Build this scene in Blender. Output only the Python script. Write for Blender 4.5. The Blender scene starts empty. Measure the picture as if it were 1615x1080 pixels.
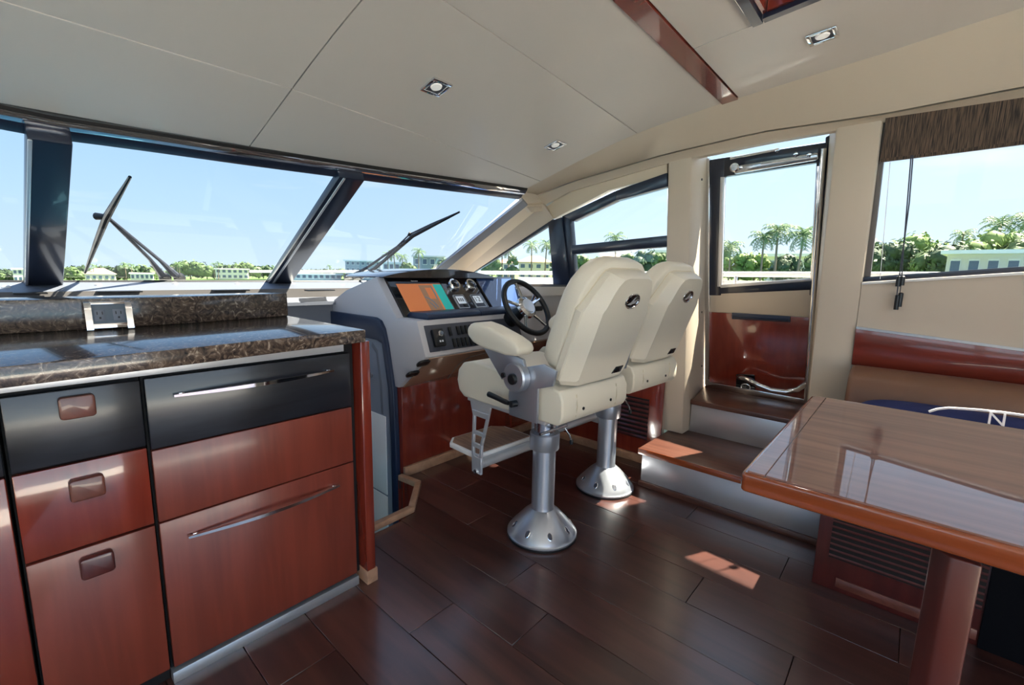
import bpy, bmesh, math, random
import numpy as np
from mathutils import Vector, Matrix
random.seed(7)
R = math.radians
# ------------------------------------------------------------------ camera
F, CX, CY = 716.57, 807.5, 540.0
yaw, pit, rol = R(48.654), R(8.7645), R(1.1434)
fw = np.array([math.sin(yaw)*math.cos(pit), math.cos(yaw)*math.cos(pit), -math.sin(pit)])
rt0 = np.array([math.cos(yaw), -math.sin(yaw), 0.]); up0 = np.cross(rt0, fw)
rt = rt0*math.cos(rol)+up0*math.sin(rol); up = up0*math.cos(rol)-rt0*math.sin(rol)
EYE = np.array([0, 0, 1.15])
sc = bpy.context.scene
cam = bpy.data.cameras.new('camera'); camo = bpy.data.objects.new('camera', cam); sc.collection.objects.link(camo)
cam.sensor_width = 36; cam.lens = F*36/1615; cam.clip_start = .02; cam.clip_end = 3000
M4 = Matrix.Identity(4)
for i in range(3):
    M4[i][0] = rt[i]; M4[i][1] = up[i]; M4[i][2] = -fw[i]; M4[i][3] = EYE[i]
camo.matrix_world = M4
sc.camera = camo
sc.view_settings.view_transform = 'Standard'; sc.view_settings.look = 'None'
sc.view_settings.gamma = 1; sc.view_settings.use_curve_mapping = False
sc.view_settings.exposure = 0.2
# ------------------------------------------------------------------ world and sun
SUN_EL, SUN_AZ = R(57.5), R(30)          # azimuth: degrees aft of the starboard beam
SKY_STRENGTH, SUN_ENERGY = 2.5, 52.0
w = bpy.data.worlds.new('sky'); sc.world = w; w.use_nodes = True
nt = w.node_tree; nt.nodes.clear()
def wn(t, **k):
    n_ = nt.nodes.new(t)
    for a_, b_ in k.items(): setattr(n_, a_, b_)
    return n_
L = nt.links.new
tc = wn('ShaderNodeTexCoord'); sx_ = wn('ShaderNodeSeparateXYZ'); L(tc.outputs['Generated'], sx_.inputs[0])
gr = wn('ShaderNodeValToRGB'); e_ = gr.color_ramp.elements
e_[0].position = 0.; e_[0].color = (.70, .84, .97, 1); e_[1].position = 1.; e_[1].color = (.13, .30, .66, 1)
for p_, c_ in ((.10, (.56, .76, .97)), (.30, (.36, .60, .93)), (.60, (.22, .44, .82))): k_ = e_.new(p_); k_.color = c_+(1,)
L(sx_.outputs['Z'], gr.inputs[0])
sund = (math.cos(SUN_AZ)*math.cos(SUN_EL), -math.sin(SUN_AZ)*math.cos(SUN_EL), math.sin(SUN_EL))
dt = wn('ShaderNodeVectorMath', operation='DOT_PRODUCT'); dt.inputs[1].default_value = sund; L(tc.outputs['Generated'], dt.inputs[0])
mr = wn('ShaderNodeMapRange'); mr.inputs['From Min'].default_value = .05; mr.inputs['From Max'].default_value = 1; mr.inputs['To Max'].default_value = .5; L(dt.outputs['Value'], mr.inputs['Value'])
gm = wn('ShaderNodeMixRGB'); gm.inputs[2].default_value = (.98, 1.0, 1.04, 1); L(mr.outputs[0], gm.inputs[0]); L(gr.outputs[0], gm.inputs[1])
mp = wn('ShaderNodeMapping'); mp.inputs['Scale'].default_value = (1.6, 1.6, 9); nz = wn('ShaderNodeTexNoise'); nz.inputs['Scale'].default_value = 1.7; nz.inputs['Detail'].default_value = 6
rp = wn('ShaderNodeValToRGB'); rp.color_ramp.elements[0].position = .56; rp.color_ramp.elements[1].position = .82; rp.color_ramp.elements[1].color = (.6, .6, .6, 1)
mx = wn('ShaderNodeMixRGB'); mx.inputs[2].default_value = (1.05, 1.05, 1.05, 1)
bg = wn('ShaderNodeBackground'); bg.inputs['Strength'].default_value = SKY_STRENGTH; ow = wn('ShaderNodeOutputWorld')
L(tc.outputs['Generated'], mp.inputs[0]); L(mp.outputs[0], nz.inputs['Vector']); L(nz.outputs[0], rp.inputs[0])
L(rp.outputs[0], mx.inputs[0]); L(gm.outputs[0], mx.inputs[1]); L(mx.outputs[0], bg.inputs[0]); L(bg.outputs[0], ow.inputs[0])
sl = bpy.data.lights.new('sun', 'SUN'); sl.energy = SUN_ENERGY; sl.angle = R(.6); sl.color = (1, .89, .72)
so = bpy.data.objects.new('sun', sl); sc.collection.objects.link(so)
sdir = Vector((-math.cos(SUN_AZ)*math.cos(SUN_EL), math.sin(SUN_AZ)*math.cos(SUN_EL), -math.sin(SUN_EL)))
so.rotation_euler = sdir.to_track_quat('-Z', 'Y').to_euler(); so.location = (6, -4, 9)
# ------------------------------------------------------------------ pixel helpers (a pixel gives a direction, a surface gives the distance)
def ray(u, v): return fw+rt*(u-CX)/F-up*(v-CY)/F
def onp(u, v, P0, n):
    d = ray(u, v); n = np.array(n, float); t = ((np.array(P0, float)-EYE)@n)/(d@n); return Vector(EYE+d*t)
def onx(u, v, x): return onp(u, v, (x, 0, 0), (1, 0, 0))
def ony(u, v, y): return onp(u, v, (0, y, 0), (0, 1, 0))
def onz(u, v, z): return onp(u, v, (0, 0, z), (0, 0, 1))
WL = .113; WX = 2.645                       # starboard wall leans inboard
def xw(z): return WX-WL*z
def onw(u, v, off=0): return onp(u, v, (WX+off, 0, 0), (1, 0, WL))
DX, DL = 3.188, .21                         # side door plane
def xd(z): return DX-DL*z
def ond(u, v, off=0): return onp(u, v, (DX+off, 0, 0), (1, 0, DL))
def gz(x, y): return -2.0+.02*x-.02*y             # water level outside (the hull lists slightly)
def far(u, v, D):
    d = ray(u, v); k = D/math.hypot(d[0], d[1]); return Vector(EYE+d*k)
def lerp(a, b, t): return a+(b-a)*t
def interp(x, xs, ys): return float(np.interp(x, xs, ys))
# ------------------------------------------------------------------ materials
def lin(c):
    return tuple(((v/255)/12.92 if v/255 <= .04045 else ((v/255+.055)/1.055)**2.4) for v in c)+(1,)
MATS = {}
def mat(name, col, rough=.5, metal=0., coat=0., spec=.5, emit=0., bump=0., bscale=200., var=0., vscale=6., trans=None):
    m = bpy.data.materials.new(name); m.use_nodes = True; t = m.node_tree; b = t.nodes['Principled BSDF']
    b.inputs['Base Color'].default_value = lin(col); b.inputs['Roughness'].default_value = rough; b.inputs['Metallic'].default_value = metal
    b.inputs['Coat Weight'].default_value = coat; b.inputs['Coat Roughness'].default_value = .04; b.inputs['Specular IOR Level'].default_value = spec
    if emit: b.inputs['Emission Color'].default_value = lin(col); b.inputs['Emission Strength'].default_value = emit
    if bump or var:
        tc = t.nodes.new('ShaderNodeTexCoord')
        n = t.nodes.new('ShaderNodeTexNoise'); n.inputs['Scale'].default_value = bscale; n.inputs['Detail'].default_value = 3
        t.links.new(tc.outputs['Object'], n.inputs['Vector'])
        if bump:
            bp = t.nodes.new('ShaderNodeBump'); bp.inputs['Strength'].default_value = bump; bp.inputs['Distance'].default_value = .002
            t.links.new(n.outputs[0], bp.inputs['Height']); t.links.new(bp.outputs[0], b.inputs['Normal'])
        if var:
            n2 = t.nodes.new('ShaderNodeTexNoise'); n2.inputs['Scale'].default_value = vscale; n2.inputs['Detail'].default_value = 5
            t.links.new(tc.outputs['Object'], n2.inputs['Vector'])
            mxx = t.nodes.new('ShaderNodeMixRGB'); c = lin(col)
            mxx.inputs[1].default_value = tuple(v*(1-var) for v in c[:3])+(1,); mxx.inputs[2].default_value = tuple(min(1, v*(1+var)) for v in c[:3])+(1,)
            t.links.new(n2.outputs[0], mxx.inputs[0]); t.links.new(mxx.outputs[0], b.inputs['Base Color'])
    MATS[name] = m; return m
def wood(name, c1, c2, scale=(2, 2, 30), rough=.3, coat=.6, rnd=0., detail=6, croug=.05, bump=0.):
    m = bpy.data.materials.new(name); m.use_nodes = True; t = m.node_tree; b = t.nodes['Principled BSDF']
    tc = t.nodes.new('ShaderNodeTexCoord'); mp = t.nodes.new('ShaderNodeMapping'); mp.inputs['Scale'].default_value = scale
    n = t.nodes.new('ShaderNodeTexNoise'); n.inputs['Scale'].default_value = 1.; n.inputs['Detail'].default_value = detail; n.inputs['Distortion'].default_value = .6
    r = t.nodes.new('ShaderNodeValToRGB'); r.color_ramp.elements[0].color = lin(c1); r.color_ramp.elements[1].color = lin(c2)
    r.color_ramp.elements[0].position = .32; r.color_ramp.elements[1].position = .68
    t.links.new(tc.outputs['Object'], mp.inputs[0]); t.links.new(mp.outputs[0], n.inputs['Vector']); t.links.new(n.outputs[0], r.inputs[0])
    out = r.outputs[0]
    if rnd:
        oi = t.nodes.new('ShaderNodeObjectInfo'); hs = t.nodes.new('ShaderNodeHueSaturation')
        ma = t.nodes.new('ShaderNodeMapRange'); ma.inputs['To Min'].default_value = 1-rnd; ma.inputs['To Max'].default_value = 1+rnd
        t.links.new(oi.outputs['Random'], ma.inputs['Value']); t.links.new(ma.outputs[0], hs.inputs['Value']); t.links.new(out, hs.inputs['Color']); out = hs.outputs[0]
        ad = t.nodes.new('ShaderNodeVectorMath'); ad.operation = 'ADD'; cm = t.nodes.new('ShaderNodeCombineXYZ')
        mu = t.nodes.new('ShaderNodeMath'); mu.operation = 'MULTIPLY'; mu.inputs[1].default_value = 37.
        t.links.new(oi.outputs['Random'], mu.inputs[0])
        for k in range(3): t.links.new(mu.outputs[0], cm.inputs[k])
        t.links.new(mp.outputs[0], ad.inputs[0]); t.links.new(cm.outputs[0], ad.inputs[1]); t.links.new(ad.outputs[0], n.inputs['Vector'])
    t.links.new(out, b.inputs['Base Color'])
    if bump:
        bp = t.nodes.new('ShaderNodeBump'); bp.inputs['Strength'].default_value = bump; bp.inputs['Distance'].default_value = .003
        t.links.new(n.outputs[0], bp.inputs['Height']); t.links.new(bp.outputs[0], b.inputs['Normal'])
    b.inputs['Roughness'].default_value = rough; b.inputs['Coat Weight'].default_value = coat; b.inputs['Coat Roughness'].default_value = croug
    MATS[name] = m; return m
def glassmat(name, tint, refl=1.):
    m = bpy.data.materials.new(name); m.use_nodes = True; t = m.node_tree; t.nodes.clear()
    tr = t.nodes.new('ShaderNodeBsdfTransparent'); tr.inputs[0].default_value = tint+(1,)
    gl = t.nodes.new('ShaderNodeBsdfGlossy'); gl.inputs['Roughness'].default_value = .02
    fr = t.nodes.new('ShaderNodeLayerWeight'); fr.inputs['Blend'].default_value = .5
    pw = t.nodes.new('ShaderNodeMath'); pw.operation = 'POWER'; pw.inputs[1].default_value = 5.
    mu = t.nodes.new('ShaderNodeMath'); mu.operation = 'MULTIPLY_ADD'; mu.inputs[1].default_value = .55*refl; mu.inputs[2].default_value = .025*refl
    mi = t.nodes.new('ShaderNodeMixShader'); o = t.nodes.new('ShaderNodeOutputMaterial')
    t.links.new(fr.outputs['Facing'], pw.inputs[0]); t.links.new(pw.outputs[0], mu.inputs[0]); t.links.new(mu.outputs[0], mi.inputs[0])
    t.links.new(tr.outputs[0], mi.inputs[1]); t.links.new(gl.outputs[0], mi.inputs[2]); t.links.new(mi.outputs[0], o.inputs[0])
    MATS[name] = m; return m
def granite(name):
    m = bpy.data.materials.new(name); m.use_nodes = True; t = m.node_tree; b = t.nodes['Principled BSDF']
    tc = t.nodes.new('ShaderNodeTexCoord')
    n = t.nodes.new('ShaderNodeTexNoise'); n.inputs['Scale'].default_value = 38; n.inputs['Detail'].default_value = 9; n.inputs['Roughness'].default_value = .62; n.inputs['Distortion'].default_value = 2.2
    r = t.nodes.new('ShaderNodeValToRGB'); e = r.color_ramp.elements
    e[0].position = .30; e[0].color = lin((34, 30, 32)); e[1].position = .74; e[1].color = lin((186, 172, 156))
    for p, c in ((.45, (66, 55, 49)), (.54, (92, 77, 66)), (.60, (112, 97, 86)), (.65, (150, 136, 122))):
        k = e.new(p); k.color = lin(c)
    t.links.new(tc.outputs['Object'], n.inputs['Vector']); t.links.new(n.outputs[0], r.inputs[0]); t.links.new(r.outputs[0], b.inputs['Base Color'])
    b.inputs['Roughness'].default_value = .18; b.inputs['Coat Weight'].default_value = .5; b.inputs['Coat Roughness'].default_value = .05
    MATS[name] = m; return m
mat('headliner', (194, 189, 183), .42, bump=.15, bscale=900, coat=.12)
mat('cream', (190, 177, 160), .55, bump=.2, bscale=500)
mat('cream_trim', (202, 186, 163), .45)
mat('white_panel', (228, 226, 224), .4)
mat('leather', (212, 204, 186), .42, bump=.25, bscale=320)
mat('thread', (196, 184, 158), .7)
mat('brown_leather', (106, 73, 55), .42, bump=.25, bscale=300, var=.12)
wood('cherry', (104, 44, 33), (122, 54, 40), (26, 26, 2.2), .35, .35, croug=.15)
wood('cherry_side', (98, 34, 25), (116, 44, 32), (26, 2.2, 26), .22, .9)
wood('cherry_gloss', (106, 36, 25), (124, 46, 32), (24, 24, 2.0), .2, 1.)
wood('table_wood', (100, 60, 45), (132, 86, 66), (26, 1.6, 26), .6, 1., croug=.015)
wood('table_edge', (120, 56, 28), (150, 74, 38), (24, 2, 24), .18, 1.)
wood('table_leg', (74, 30, 25), (94, 42, 34), (24, 24, 2), .35, .3, croug=.15)
wood('dark_red_wood', (66, 24, 24), (84, 34, 32), (24, 24, 2), .35, .5)
wood('plank_wood', (52, 31, 28), (82, 49, 42), (14, 1.3, 14), .3, .9, rnd=.2, croug=.2, bump=.12)
wood('tread_wood', (70, 42, 34), (98, 62, 50), (24, 2, 24), .35, .3, croug=.2)
wood('oak_trim', (150, 112, 88), (176, 138, 110), (20, 20, 20), .45, .2)
wood('teak', (118, 88, 70), (150, 116, 94), (90, 6, 10), .6, 0)
wood('black_wood', (17, 19, 26), (34, 37, 45), (3, 26, 26), .3, .35, croug=.15)
wood('knob_wood', (90, 48, 38), (116, 66, 54), (20, 20, 20), .35, .4)
granite('granite')
mat('steel', (205, 208, 214), .22, 1.)
mat('chrome', (225, 225, 228), .06, 1.)
mat('silver_paint', (176, 182, 192), .32, .75, coat=.3)
mat('silver_light', (208, 210, 214), .35, .6, coat=.2)
mat('aluminium', (196, 202, 208), .38, .8)
mat('riser_metal', (200, 200, 206), .34, .75)
mat('navy', (30, 44, 70), .38, bump=.1, bscale=500)
mat('black', (14, 15, 18), .4)
mat('black_gloss', (12, 13, 18), .1, coat=.6)
mat('frame_dark', (26, 34, 52), .28, coat=.3)
mat('matte_black', (14, 15, 20), .9, spec=.1)
mat('gap', (8, 8, 10), .8)
mat('console_grey', (186, 184, 188), .42, bump=.1, bscale=500)
mat('console_dark', (60, 64, 76), .5)
mat('under_panel', (150, 118, 98), .2, coat=.8)
mat('bulkhead_grey', (132, 138, 150), .5)
mat('dash_grey', (108, 112, 122), .5)
mat('dash_dark', (96, 92, 90), .5)
mat('valance', (226, 226, 230), .06, .95, coat=.5)
mat('panel_brown', (44, 36, 36), .15, coat=.9)
mat('screen_blue', (60, 84, 130), .12, coat=.9)
mat('chart_orange', (214, 124, 70), .4, emit=.25)
mat('chart_brown', (158, 118, 88), .4, emit=.25)
mat('chart_teal', (40, 186, 176), .4, emit=.25)
mat('chart_blue', (88, 130, 158), .4, emit=.25)
mat('lcd', (190, 198, 206), .3, emit=.5)
mat('white_ink', (235, 236, 238), .5)
mat('grey_plastic', (112, 118, 130), .4)
mat('navy_fabric', (22, 34, 84), .85, bump=.4, bscale=600)
mat('white_fabric', (232, 232, 236), .8)
mat('cord', (52, 56, 70), .6)
mat('lens', (226, 226, 222), .3, emit=.25)  # slight glow added to the lens; the fixtures look switched off
mat('socket_grey', (96, 108, 120), .45)
mat('deck_white', (232, 232, 228), .45)
mat('trunk', (140, 122, 100), .8)
mat('palm_leaf', (108, 136, 84), .6, var=.3, vscale=2)
mat('tree_leaf', (88, 110, 62), .6, var=.35, vscale=1.2)
mat('tree_leaf_dark', (64, 86, 54), .6, var=.35, vscale=1.2)
mat('tree_leaf_bright', (116, 142, 70), .6, var=.3, vscale=1.2)
mat('house_white', (236, 232, 224), .7)
mat('house_cream', (224, 214, 202), .7)
mat('house_grey', (150, 158, 166), .6)
mat('roof_tile', (206, 160, 130), .7, var=.1, vscale=2)
mat('roof_tan', (216, 190, 160), .7)
mat('roof_white', (238, 236, 232), .6)
mat('house_glass', (70, 92, 112), .1, coat=.5)
mat('lawn', (104, 128, 70), .8, var=.2, vscale=.2)
mat('seawall', (170, 164, 152), .8)
mat('water', (78, 122, 140), .08, bump=.6, bscale=.9)
glassmat('glass', (.36, .385, .40))
glassmat('door_glass', (.67, .685, .69)); glassmat('side_glass', (.66, .675, .68))
def shade_mat():
    m = bpy.data.materials.new('shade_weave'); m.use_nodes = True; t = m.node_tree; b = t.nodes['Principled BSDF']
    tc = t.nodes.new('ShaderNodeTexCoord'); mp = t.nodes.new('ShaderNodeMapping'); mp.inputs['Scale'].default_value = (60, 420, 14)
    n = t.nodes.new('ShaderNodeTexNoise'); n.inputs['Scale'].default_value = 1.; n.inputs['Detail'].default_value = 3
    r = t.nodes.new('ShaderNodeValToRGB'); r.color_ramp.elements[0].color = lin((26, 22, 22)); r.color_ramp.elements[1].color = lin((112, 92, 76))
    r.color_ramp.elements[0].position = .35; r.color_ramp.elements[1].position = .72
    t.links.new(tc.outputs['Object'], mp.inputs[0]); t.links.new(mp.outputs[0], n.inputs['Vector']); t.links.new(n.outputs[0], r.inputs[0]); t.links.new(r.outputs[0], b.inputs['Base Color'])
    b.inputs['Roughness'].default_value = .8; MATS['shade_weave'] = m
shade_mat()
# ------------------------------------------------------------------ mesh helpers
COL = sc.collection
W = {}
def finish(name, bm, m, parent=None, bevel=0., seg=2, sharp=38, rec=True):
    if rec: bmesh.ops.recalc_face_normals(bm, faces=bm.faces)
    if bevel:
        es = [e for e in bm.edges if len(e.link_faces) == 2 and e.calc_face_angle(0) > R(28)]
        bmesh.ops.bevel(bm, geom=es, offset=bevel, segments=seg, affect='EDGES', profile=.5, clamp_overlap=True)
    for f in bm.faces: f.smooth = True
    for e in bm.edges: e.smooth = (len(e.link_faces) == 2 and e.calc_face_angle(0) < R(sharp))
    vs = [v.co for v in bm.verts]
    o0 = Vector(((min(v.x for v in vs)+max(v.x for v in vs))/2, (min(v.y for v in vs)+max(v.y for v in vs))/2, min(v.z for v in vs)))
    bmesh.ops.translate(bm, verts=bm.verts, vec=-o0)
    me = bpy.data.meshes.new(name); bm.to_mesh(me); bm.free()
    me.materials.append(MATS[m] if isinstance(m, str) else m)
    o = bpy.data.objects.new(name, me); COL.objects.link(o)
    W[o] = o0.copy()
    if parent: o.parent = parent; o.location = o0-W[parent]
    else: o.location = o0
    return o
def thing(name, label=None, cat=None, loc=(0, 0, 0), group=None, kind=None):
    o = bpy.data.objects.new(name, None); COL.objects.link(o); o.location = loc; o.empty_display_size = .1; W[o] = Vector(loc)
    tag(o, label, cat, group, kind); return o
def tag(o, label=None, cat=None, group=None, kind=None):
    if label: o['label'] = label
    if cat: o['category'] = cat
    if group: o['group'] = group
    if kind: o['kind'] = kind
    return o
def pyd(verts, faces):
    bm = bmesh.new(); vs = [bm.verts.new(v) for v in verts]
    for f in faces:
        try: bm.faces.new([vs[i] for i in f])
        except ValueError: pass
    return bm
def addbox(bm, x0, x1, y0, y1, z0, z1, mtx=None):
    c = [(x, y, z) for x in (x0, x1) for y in (y0, y1) for z in (z0, z1)]
    vs = [bm.verts.new(mtx@Vector(p) if mtx else p) for p in c]
    for f in ((0, 1, 3, 2), (4, 6, 7, 5), (0, 4, 5, 1), (2, 3, 7, 6), (0, 2, 6, 4), (1, 5, 7, 3)): bm.faces.new([vs[i] for i in f])
def box(name, x0, x1, y0, y1, z0, z1, m, parent=None, bevel=.002, seg=2, mtx=None):
    bm = bmesh.new(); addbox(bm, x0, x1, y0, y1, z0, z1, mtx); return finish(name, bm, m, parent, bevel, seg)
def addslab(bm, pts, off):
    off = Vector(off); a = [bm.verts.new(Vector(p)) for p in pts]; b = [bm.verts.new(Vector(p)+off) for p in pts]; n = len(a)
    bm.faces.new(a); bm.faces.new(b[::-1])
    for i in range(n): bm.faces.new([a[i], b[i], b[(i+1) % n], a[(i+1) % n]])
def slab(name, pts, off, m, parent=None, bevel=0., seg=2):
    bm = bmesh.new(); addslab(bm, pts, off); return finish(name, bm, m, parent, bevel, seg)
def prism(name, pts, axis, a, b, m, parent=None, bevel=0., seg=2):
    if axis == 'x': P = [(a, p, q) for p, q in pts]; o = (b-a, 0, 0)
    elif axis == 'y': P = [(p, a, q) for p, q in pts]; o = (0, b-a, 0)
    else: P = [(p, q, a) for p, q in pts]; o = (0, 0, b-a)
    return slab(name, P, o, m, parent, bevel, seg)
def addtube(bm, pts, r, seg=10, closed=False):
    pts = [Vector(p) for p in pts]; n = len(pts); rs = r if isinstance(r, (list, tuple)) else [r]*n
    rings = []; prev = None
    for i, p in enumerate(pts):
        if closed: t = (pts[(i+1) % n]-pts[i-1]).normalized()
        else: t = (pts[min(i+1, n-1)]-pts[max(i-1, 0)]).normalized()
        if prev is None:
            a = Vector((0, 0, 1)) if abs(t.z) < .9 else Vector((1, 0, 0)); x = t.cross(a).normalized()
        else: x = (prev-t*prev.dot(t)).normalized()
        prev = x; y = t.cross(x)
        rings.append([bm.verts.new(p+(x*math.cos(2*math.pi*k/seg)+y*math.sin(2*math.pi*k/seg))*rs[i]) for k in range(seg)])
    m = n if closed else n-1
    for i in range(m):
        A, B = rings[i], rings[(i+1) % n]
        for k in range(seg): bm.faces.new([A[k], A[(k+1) % seg], B[(k+1) % seg], B[k]])
    if not closed: bm.faces.new(rings[0][::-1]); bm.faces.new(rings[-1])
def tube(name, pts, r, m, parent=None, seg=10, closed=False):
    bm = bmesh.new(); addtube(bm, pts, r, seg, closed); return finish(name, bm, m, parent)
def addlathe(bm, prof, c, axis=(0, 0, 1), seg=32):
    ax = Vector(axis).normalized(); a = Vector((1, 0, 0)) if abs(ax.x) < .9 else Vector((0, 1, 0)); x = (a-ax*a.dot(ax)).normalized(); y = ax.cross(x); c = Vector(c)
    rings = []
    for r, h in prof:
        if r < 1e-6: rings.append([bm.verts.new(c+ax*h)])
        else: rings.append([bm.verts.new(c+ax*h+(x*math.cos(2*math.pi*k/seg)+y*math.sin(2*math.pi*k/seg))*r) for k in range(seg)])
    for A, B in zip(rings, rings[1:]):
        for k in range(seg):
            q = [A[k % len(A)], A[(k+1) % len(A)], B[(k+1) % len(B)], B[k % len(B)]]
            q2 = []
            for v in q:
                if v not in q2: q2.append(v)
            if len(q2) > 2: bm.faces.new(q2)
    if len(rings[0]) > 1: bm.faces.new(rings[0][::-1])
    if len(rings[-1]) > 1: bm.faces.new(rings[-1])
def lathe(name, prof, c, m, parent=None, axis=(0, 0, 1), seg=32, sharp=30):
    bm = bmesh.new(); addlathe(bm, prof, c, axis, seg); return finish(name, bm, m, parent, sharp=sharp)
def sheet(name, rows, m, parent=None, off=None, sharp=30):
    """grid surface through rows of points, given a thickness vector"""
    bm = bmesh.new(); n = len(rows[0]); g = [[bm.verts.new(Vector(p)) for p in r] for r in rows]
    for i in range(len(rows)-1):
        for j in range(n-1): bm.faces.new([g[i][j], g[i][j+1], g[i+1][j+1], g[i+1][j]])
    if off is not None:
        off = Vector(off); h = [[bm.verts.new(Vector(p)+off) for p in r] for r in rows]; k = len(rows)
        for i in range(k-1):
            for j in range(n-1): bm.faces.new([h[i][j], h[i+1][j], h[i+1][j+1], h[i][j+1]])
        for j in range(n-1):
            bm.faces.new([g[0][j], h[0][j], h[0][j+1], g[0][j+1]]); bm.faces.new([g[-1][j+1], h[-1][j+1], h[-1][j], g[-1][j]])
        for i in range(k-1):
            bm.faces.new([g[i][0], g[i+1][0], h[i+1][0], h[i][0]]); bm.faces.new([g[i][-1], h[i][-1], h[i+1][-1], g[i+1][-1]])
    return finish(name, bm, m, parent, sharp=sharp)
def loft(name, rings, m, parent=None, sharp=35, bevel=0.):
    bm = bmesh.new(); g = [[bm.verts.new(Vector(p)) for p in r] for r in rings]; n = len(g[0])
    for A, B in zip(g, g[1:]):
        for k in range(n): bm.faces.new([A[k], A[(k+1) % n], B[(k+1) % n], B[k]])
    bm.faces.new(g[0][::-1]); bm.faces.new(g[-1])
    return finish(name, bm, m, parent, sharp=sharp, bevel=bevel)
def rrect(x0, x1, y0, y1, r, n=4):
    out = []
    for cx, cy, a in ((x1-r, y1-r, 0), (x0+r, y1-r, 90), (x0+r, y0+r, 180), (x1-r, y0+r, 270)):
        for k in range(n+1): t = R(a+90*k/n); out.append((cx+r*math.cos(t), cy+r*math.sin(t)))
    return out
def text(name, s, size, origin, ex, ey, m, parent=None, depth=.0008):
    c = bpy.data.curves.new('t', 'FONT'); c.body = s; c.size = size; c.align_x = 'CENTER'; c.align_y = 'CENTER'; c.extrude = depth
    o = bpy.data.objects.new('t', c); COL.objects.link(o)
    me = bpy.data.meshes.new_from_object(o.evaluated_get(bpy.context.evaluated_depsgraph_get()))
    bpy.data.objects.remove(o)
    ex = Vector(ex).normalized(); ey = Vector(ey).normalized(); ez = ex.cross(ey); mt = Matrix.Identity(4)
    for i in range(3): mt[i][0] = ex[i]; mt[i][1] = ey[i]; mt[i][2] = ez[i]; mt[i][3] = origin[i]
    bm = bmesh.new(); bm.from_mesh(me); bm.transform(mt); bpy.data.meshes.remove(me)
    return finish(name, bm, m, parent, rec=False)
def copy_tree(o, parent=None):
    c = o.copy(); COL.objects.link(c); c.parent = parent
    W[c] = W[o]
    for ch in list(o.children): copy_tree(ch, c)
    return c
# ================================================================== THE SETTING
# ---- floor with planks
XF0, XF1, YF0 = -2.25, 2.62, -2.7
fl = prism('floor', [(XF0, YF0), (XF1, YF0), (XF1, 2.06), (1.40, 2.06), (1.425, 1.883), (1.23, 1.68), (.83, 1.67), (.83, 2.0), (XF0, 2.0)], 'z', -.07, -.012, 'gap')
tag(fl, 'dark brown wooden plank floor of the boat saloon', None, kind='structure')
PW = .1875
def plank(pts): return slab('plank', [(x, y, -.0125) for x, y in pts], (0, 0, .0125), 'plank_wood', fl, .0012, 1)
butt = {0: [1.09, -.1], 1: [.816, -.4], 2: [1.018, -.2], 3: [1.42, .152], 4: [.487, 1.7], 5: [.826, -.09], 6: [.268, 1.45], 7: [.7, -.5], -1: [.6], -2: [1.2, .1], -3: [.5]}
for k in range(-6, 10):
    x0, x1 = .768+k*PW+.0009, .768+(k+1)*PW-.0009
    x1 = min(x1, 2.56)
    if x1-x0 < .02: continue
    ytop = 1.50 if k < 0 else (1.668 if k < 2 else 2.05)
    cuts = sorted(butt.get(k, [.35+.61*((k*7) % 3-1)])+[-1.3+.2*((k*5) % 3)])
    ys = [YF0+.01]+cuts+[ytop]
    for a, b in zip(ys, ys[1:]):
        if b-a < .01: continue
        a += .0009; b -= .0009
        top = [(x1, b), (x0, b)]
        if b > 1.6 and k == 2: top = [(x1, 1.683+(x1-1.227)*1.03), (1.227, 1.683), (x0, 1.676)]
        if b > 1.6 and k == 3: top = [(x1, 2.05), (1.402, 2.05), (1.42, 1.885), (x0, 1.683+(x0-1.227)*1.03)]
        plank([(x0, a), (x1, a)]+top)
# ---- ceiling: arched fore and aft
CYs = [-2.8, -.6, -.15, .21, .7, 1.14, 1.44, 1.835, 2.3]; CZs = [2.05, 2.03, 1.995, 1.948, 1.907, 1.849, 1.772, 1.655, 1.52]
_t = np.linspace(-2.8, 2.3, 120); _z = np.interp(_t, CYs, CZs)
_k = np.exp(-np.linspace(-2, 2, 13)**2); _k /= _k.sum(); _zs = np.convolve(np.pad(_z, 6, mode='edge'), _k, 'valid'); _zs[:7] = _z[:7]; _zs[-7:] = _z[-7:]
def zc(y): return interp(y, _t, _zs)
EX = [.15, .34, .71, 1.25, 2.2, 2.4]; EY = [2.036, 2.016, 1.990, 1.941, 1.835, 1.81]
XC = .15
def yfr(x): return interp(abs(x-XC)+XC, EX, EY)
ceil = thing('ceiling', 'off-white padded headliner of the saloon ceiling', None, (0, 0, 2.0), kind='structure')
CXP, CXS = -2.2, 2.2
def cpanel(name, x0, x1, ya, yb, m, parent, dz=0., th=.016, nx=10, ny=9):
    g = .0022
    rows = []
    for j in range(ny):
        r = []
        for i in range(nx):
            x = lerp(x0+g, x1-g, i/(nx-1)); a, b = ya(x)+g, yb(x)-g; y = lerp(a, b, j/(ny-1)); r.append((x, y, zc(y)+dz))
        rows.append(r)
    return sheet(name, rows, m, parent, (0, 0, th))
C = lambda v: (lambda x: v)
J2 = lambda x: interp(abs(x-XC)+XC, [.15, .7, 1.2, 2.2], [1.60, 1.597, 1.633, 1.735])
J3 = lambda x: interp(abs(x-XC)+XC, [.15, .87, 1.4, 2.2], [1.02, 1.032, 1.068, 1.131])
S1 = lambda x: .722+.012*(x-1.2); S0 = lambda x: .655+.012*(x-1.2)
for a, b in ((CXP, .706), (.706, CXS)):
    cpanel('headliner_panel', a, b, J2, yfr, 'headliner', ceil)
    cpanel('headliner_panel', a, b, J3, J2, 'headliner', ceil)
cpanel('headliner_panel', CXP, CXS, S1, J3, 'headliner', ceil, nx=14)
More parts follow.
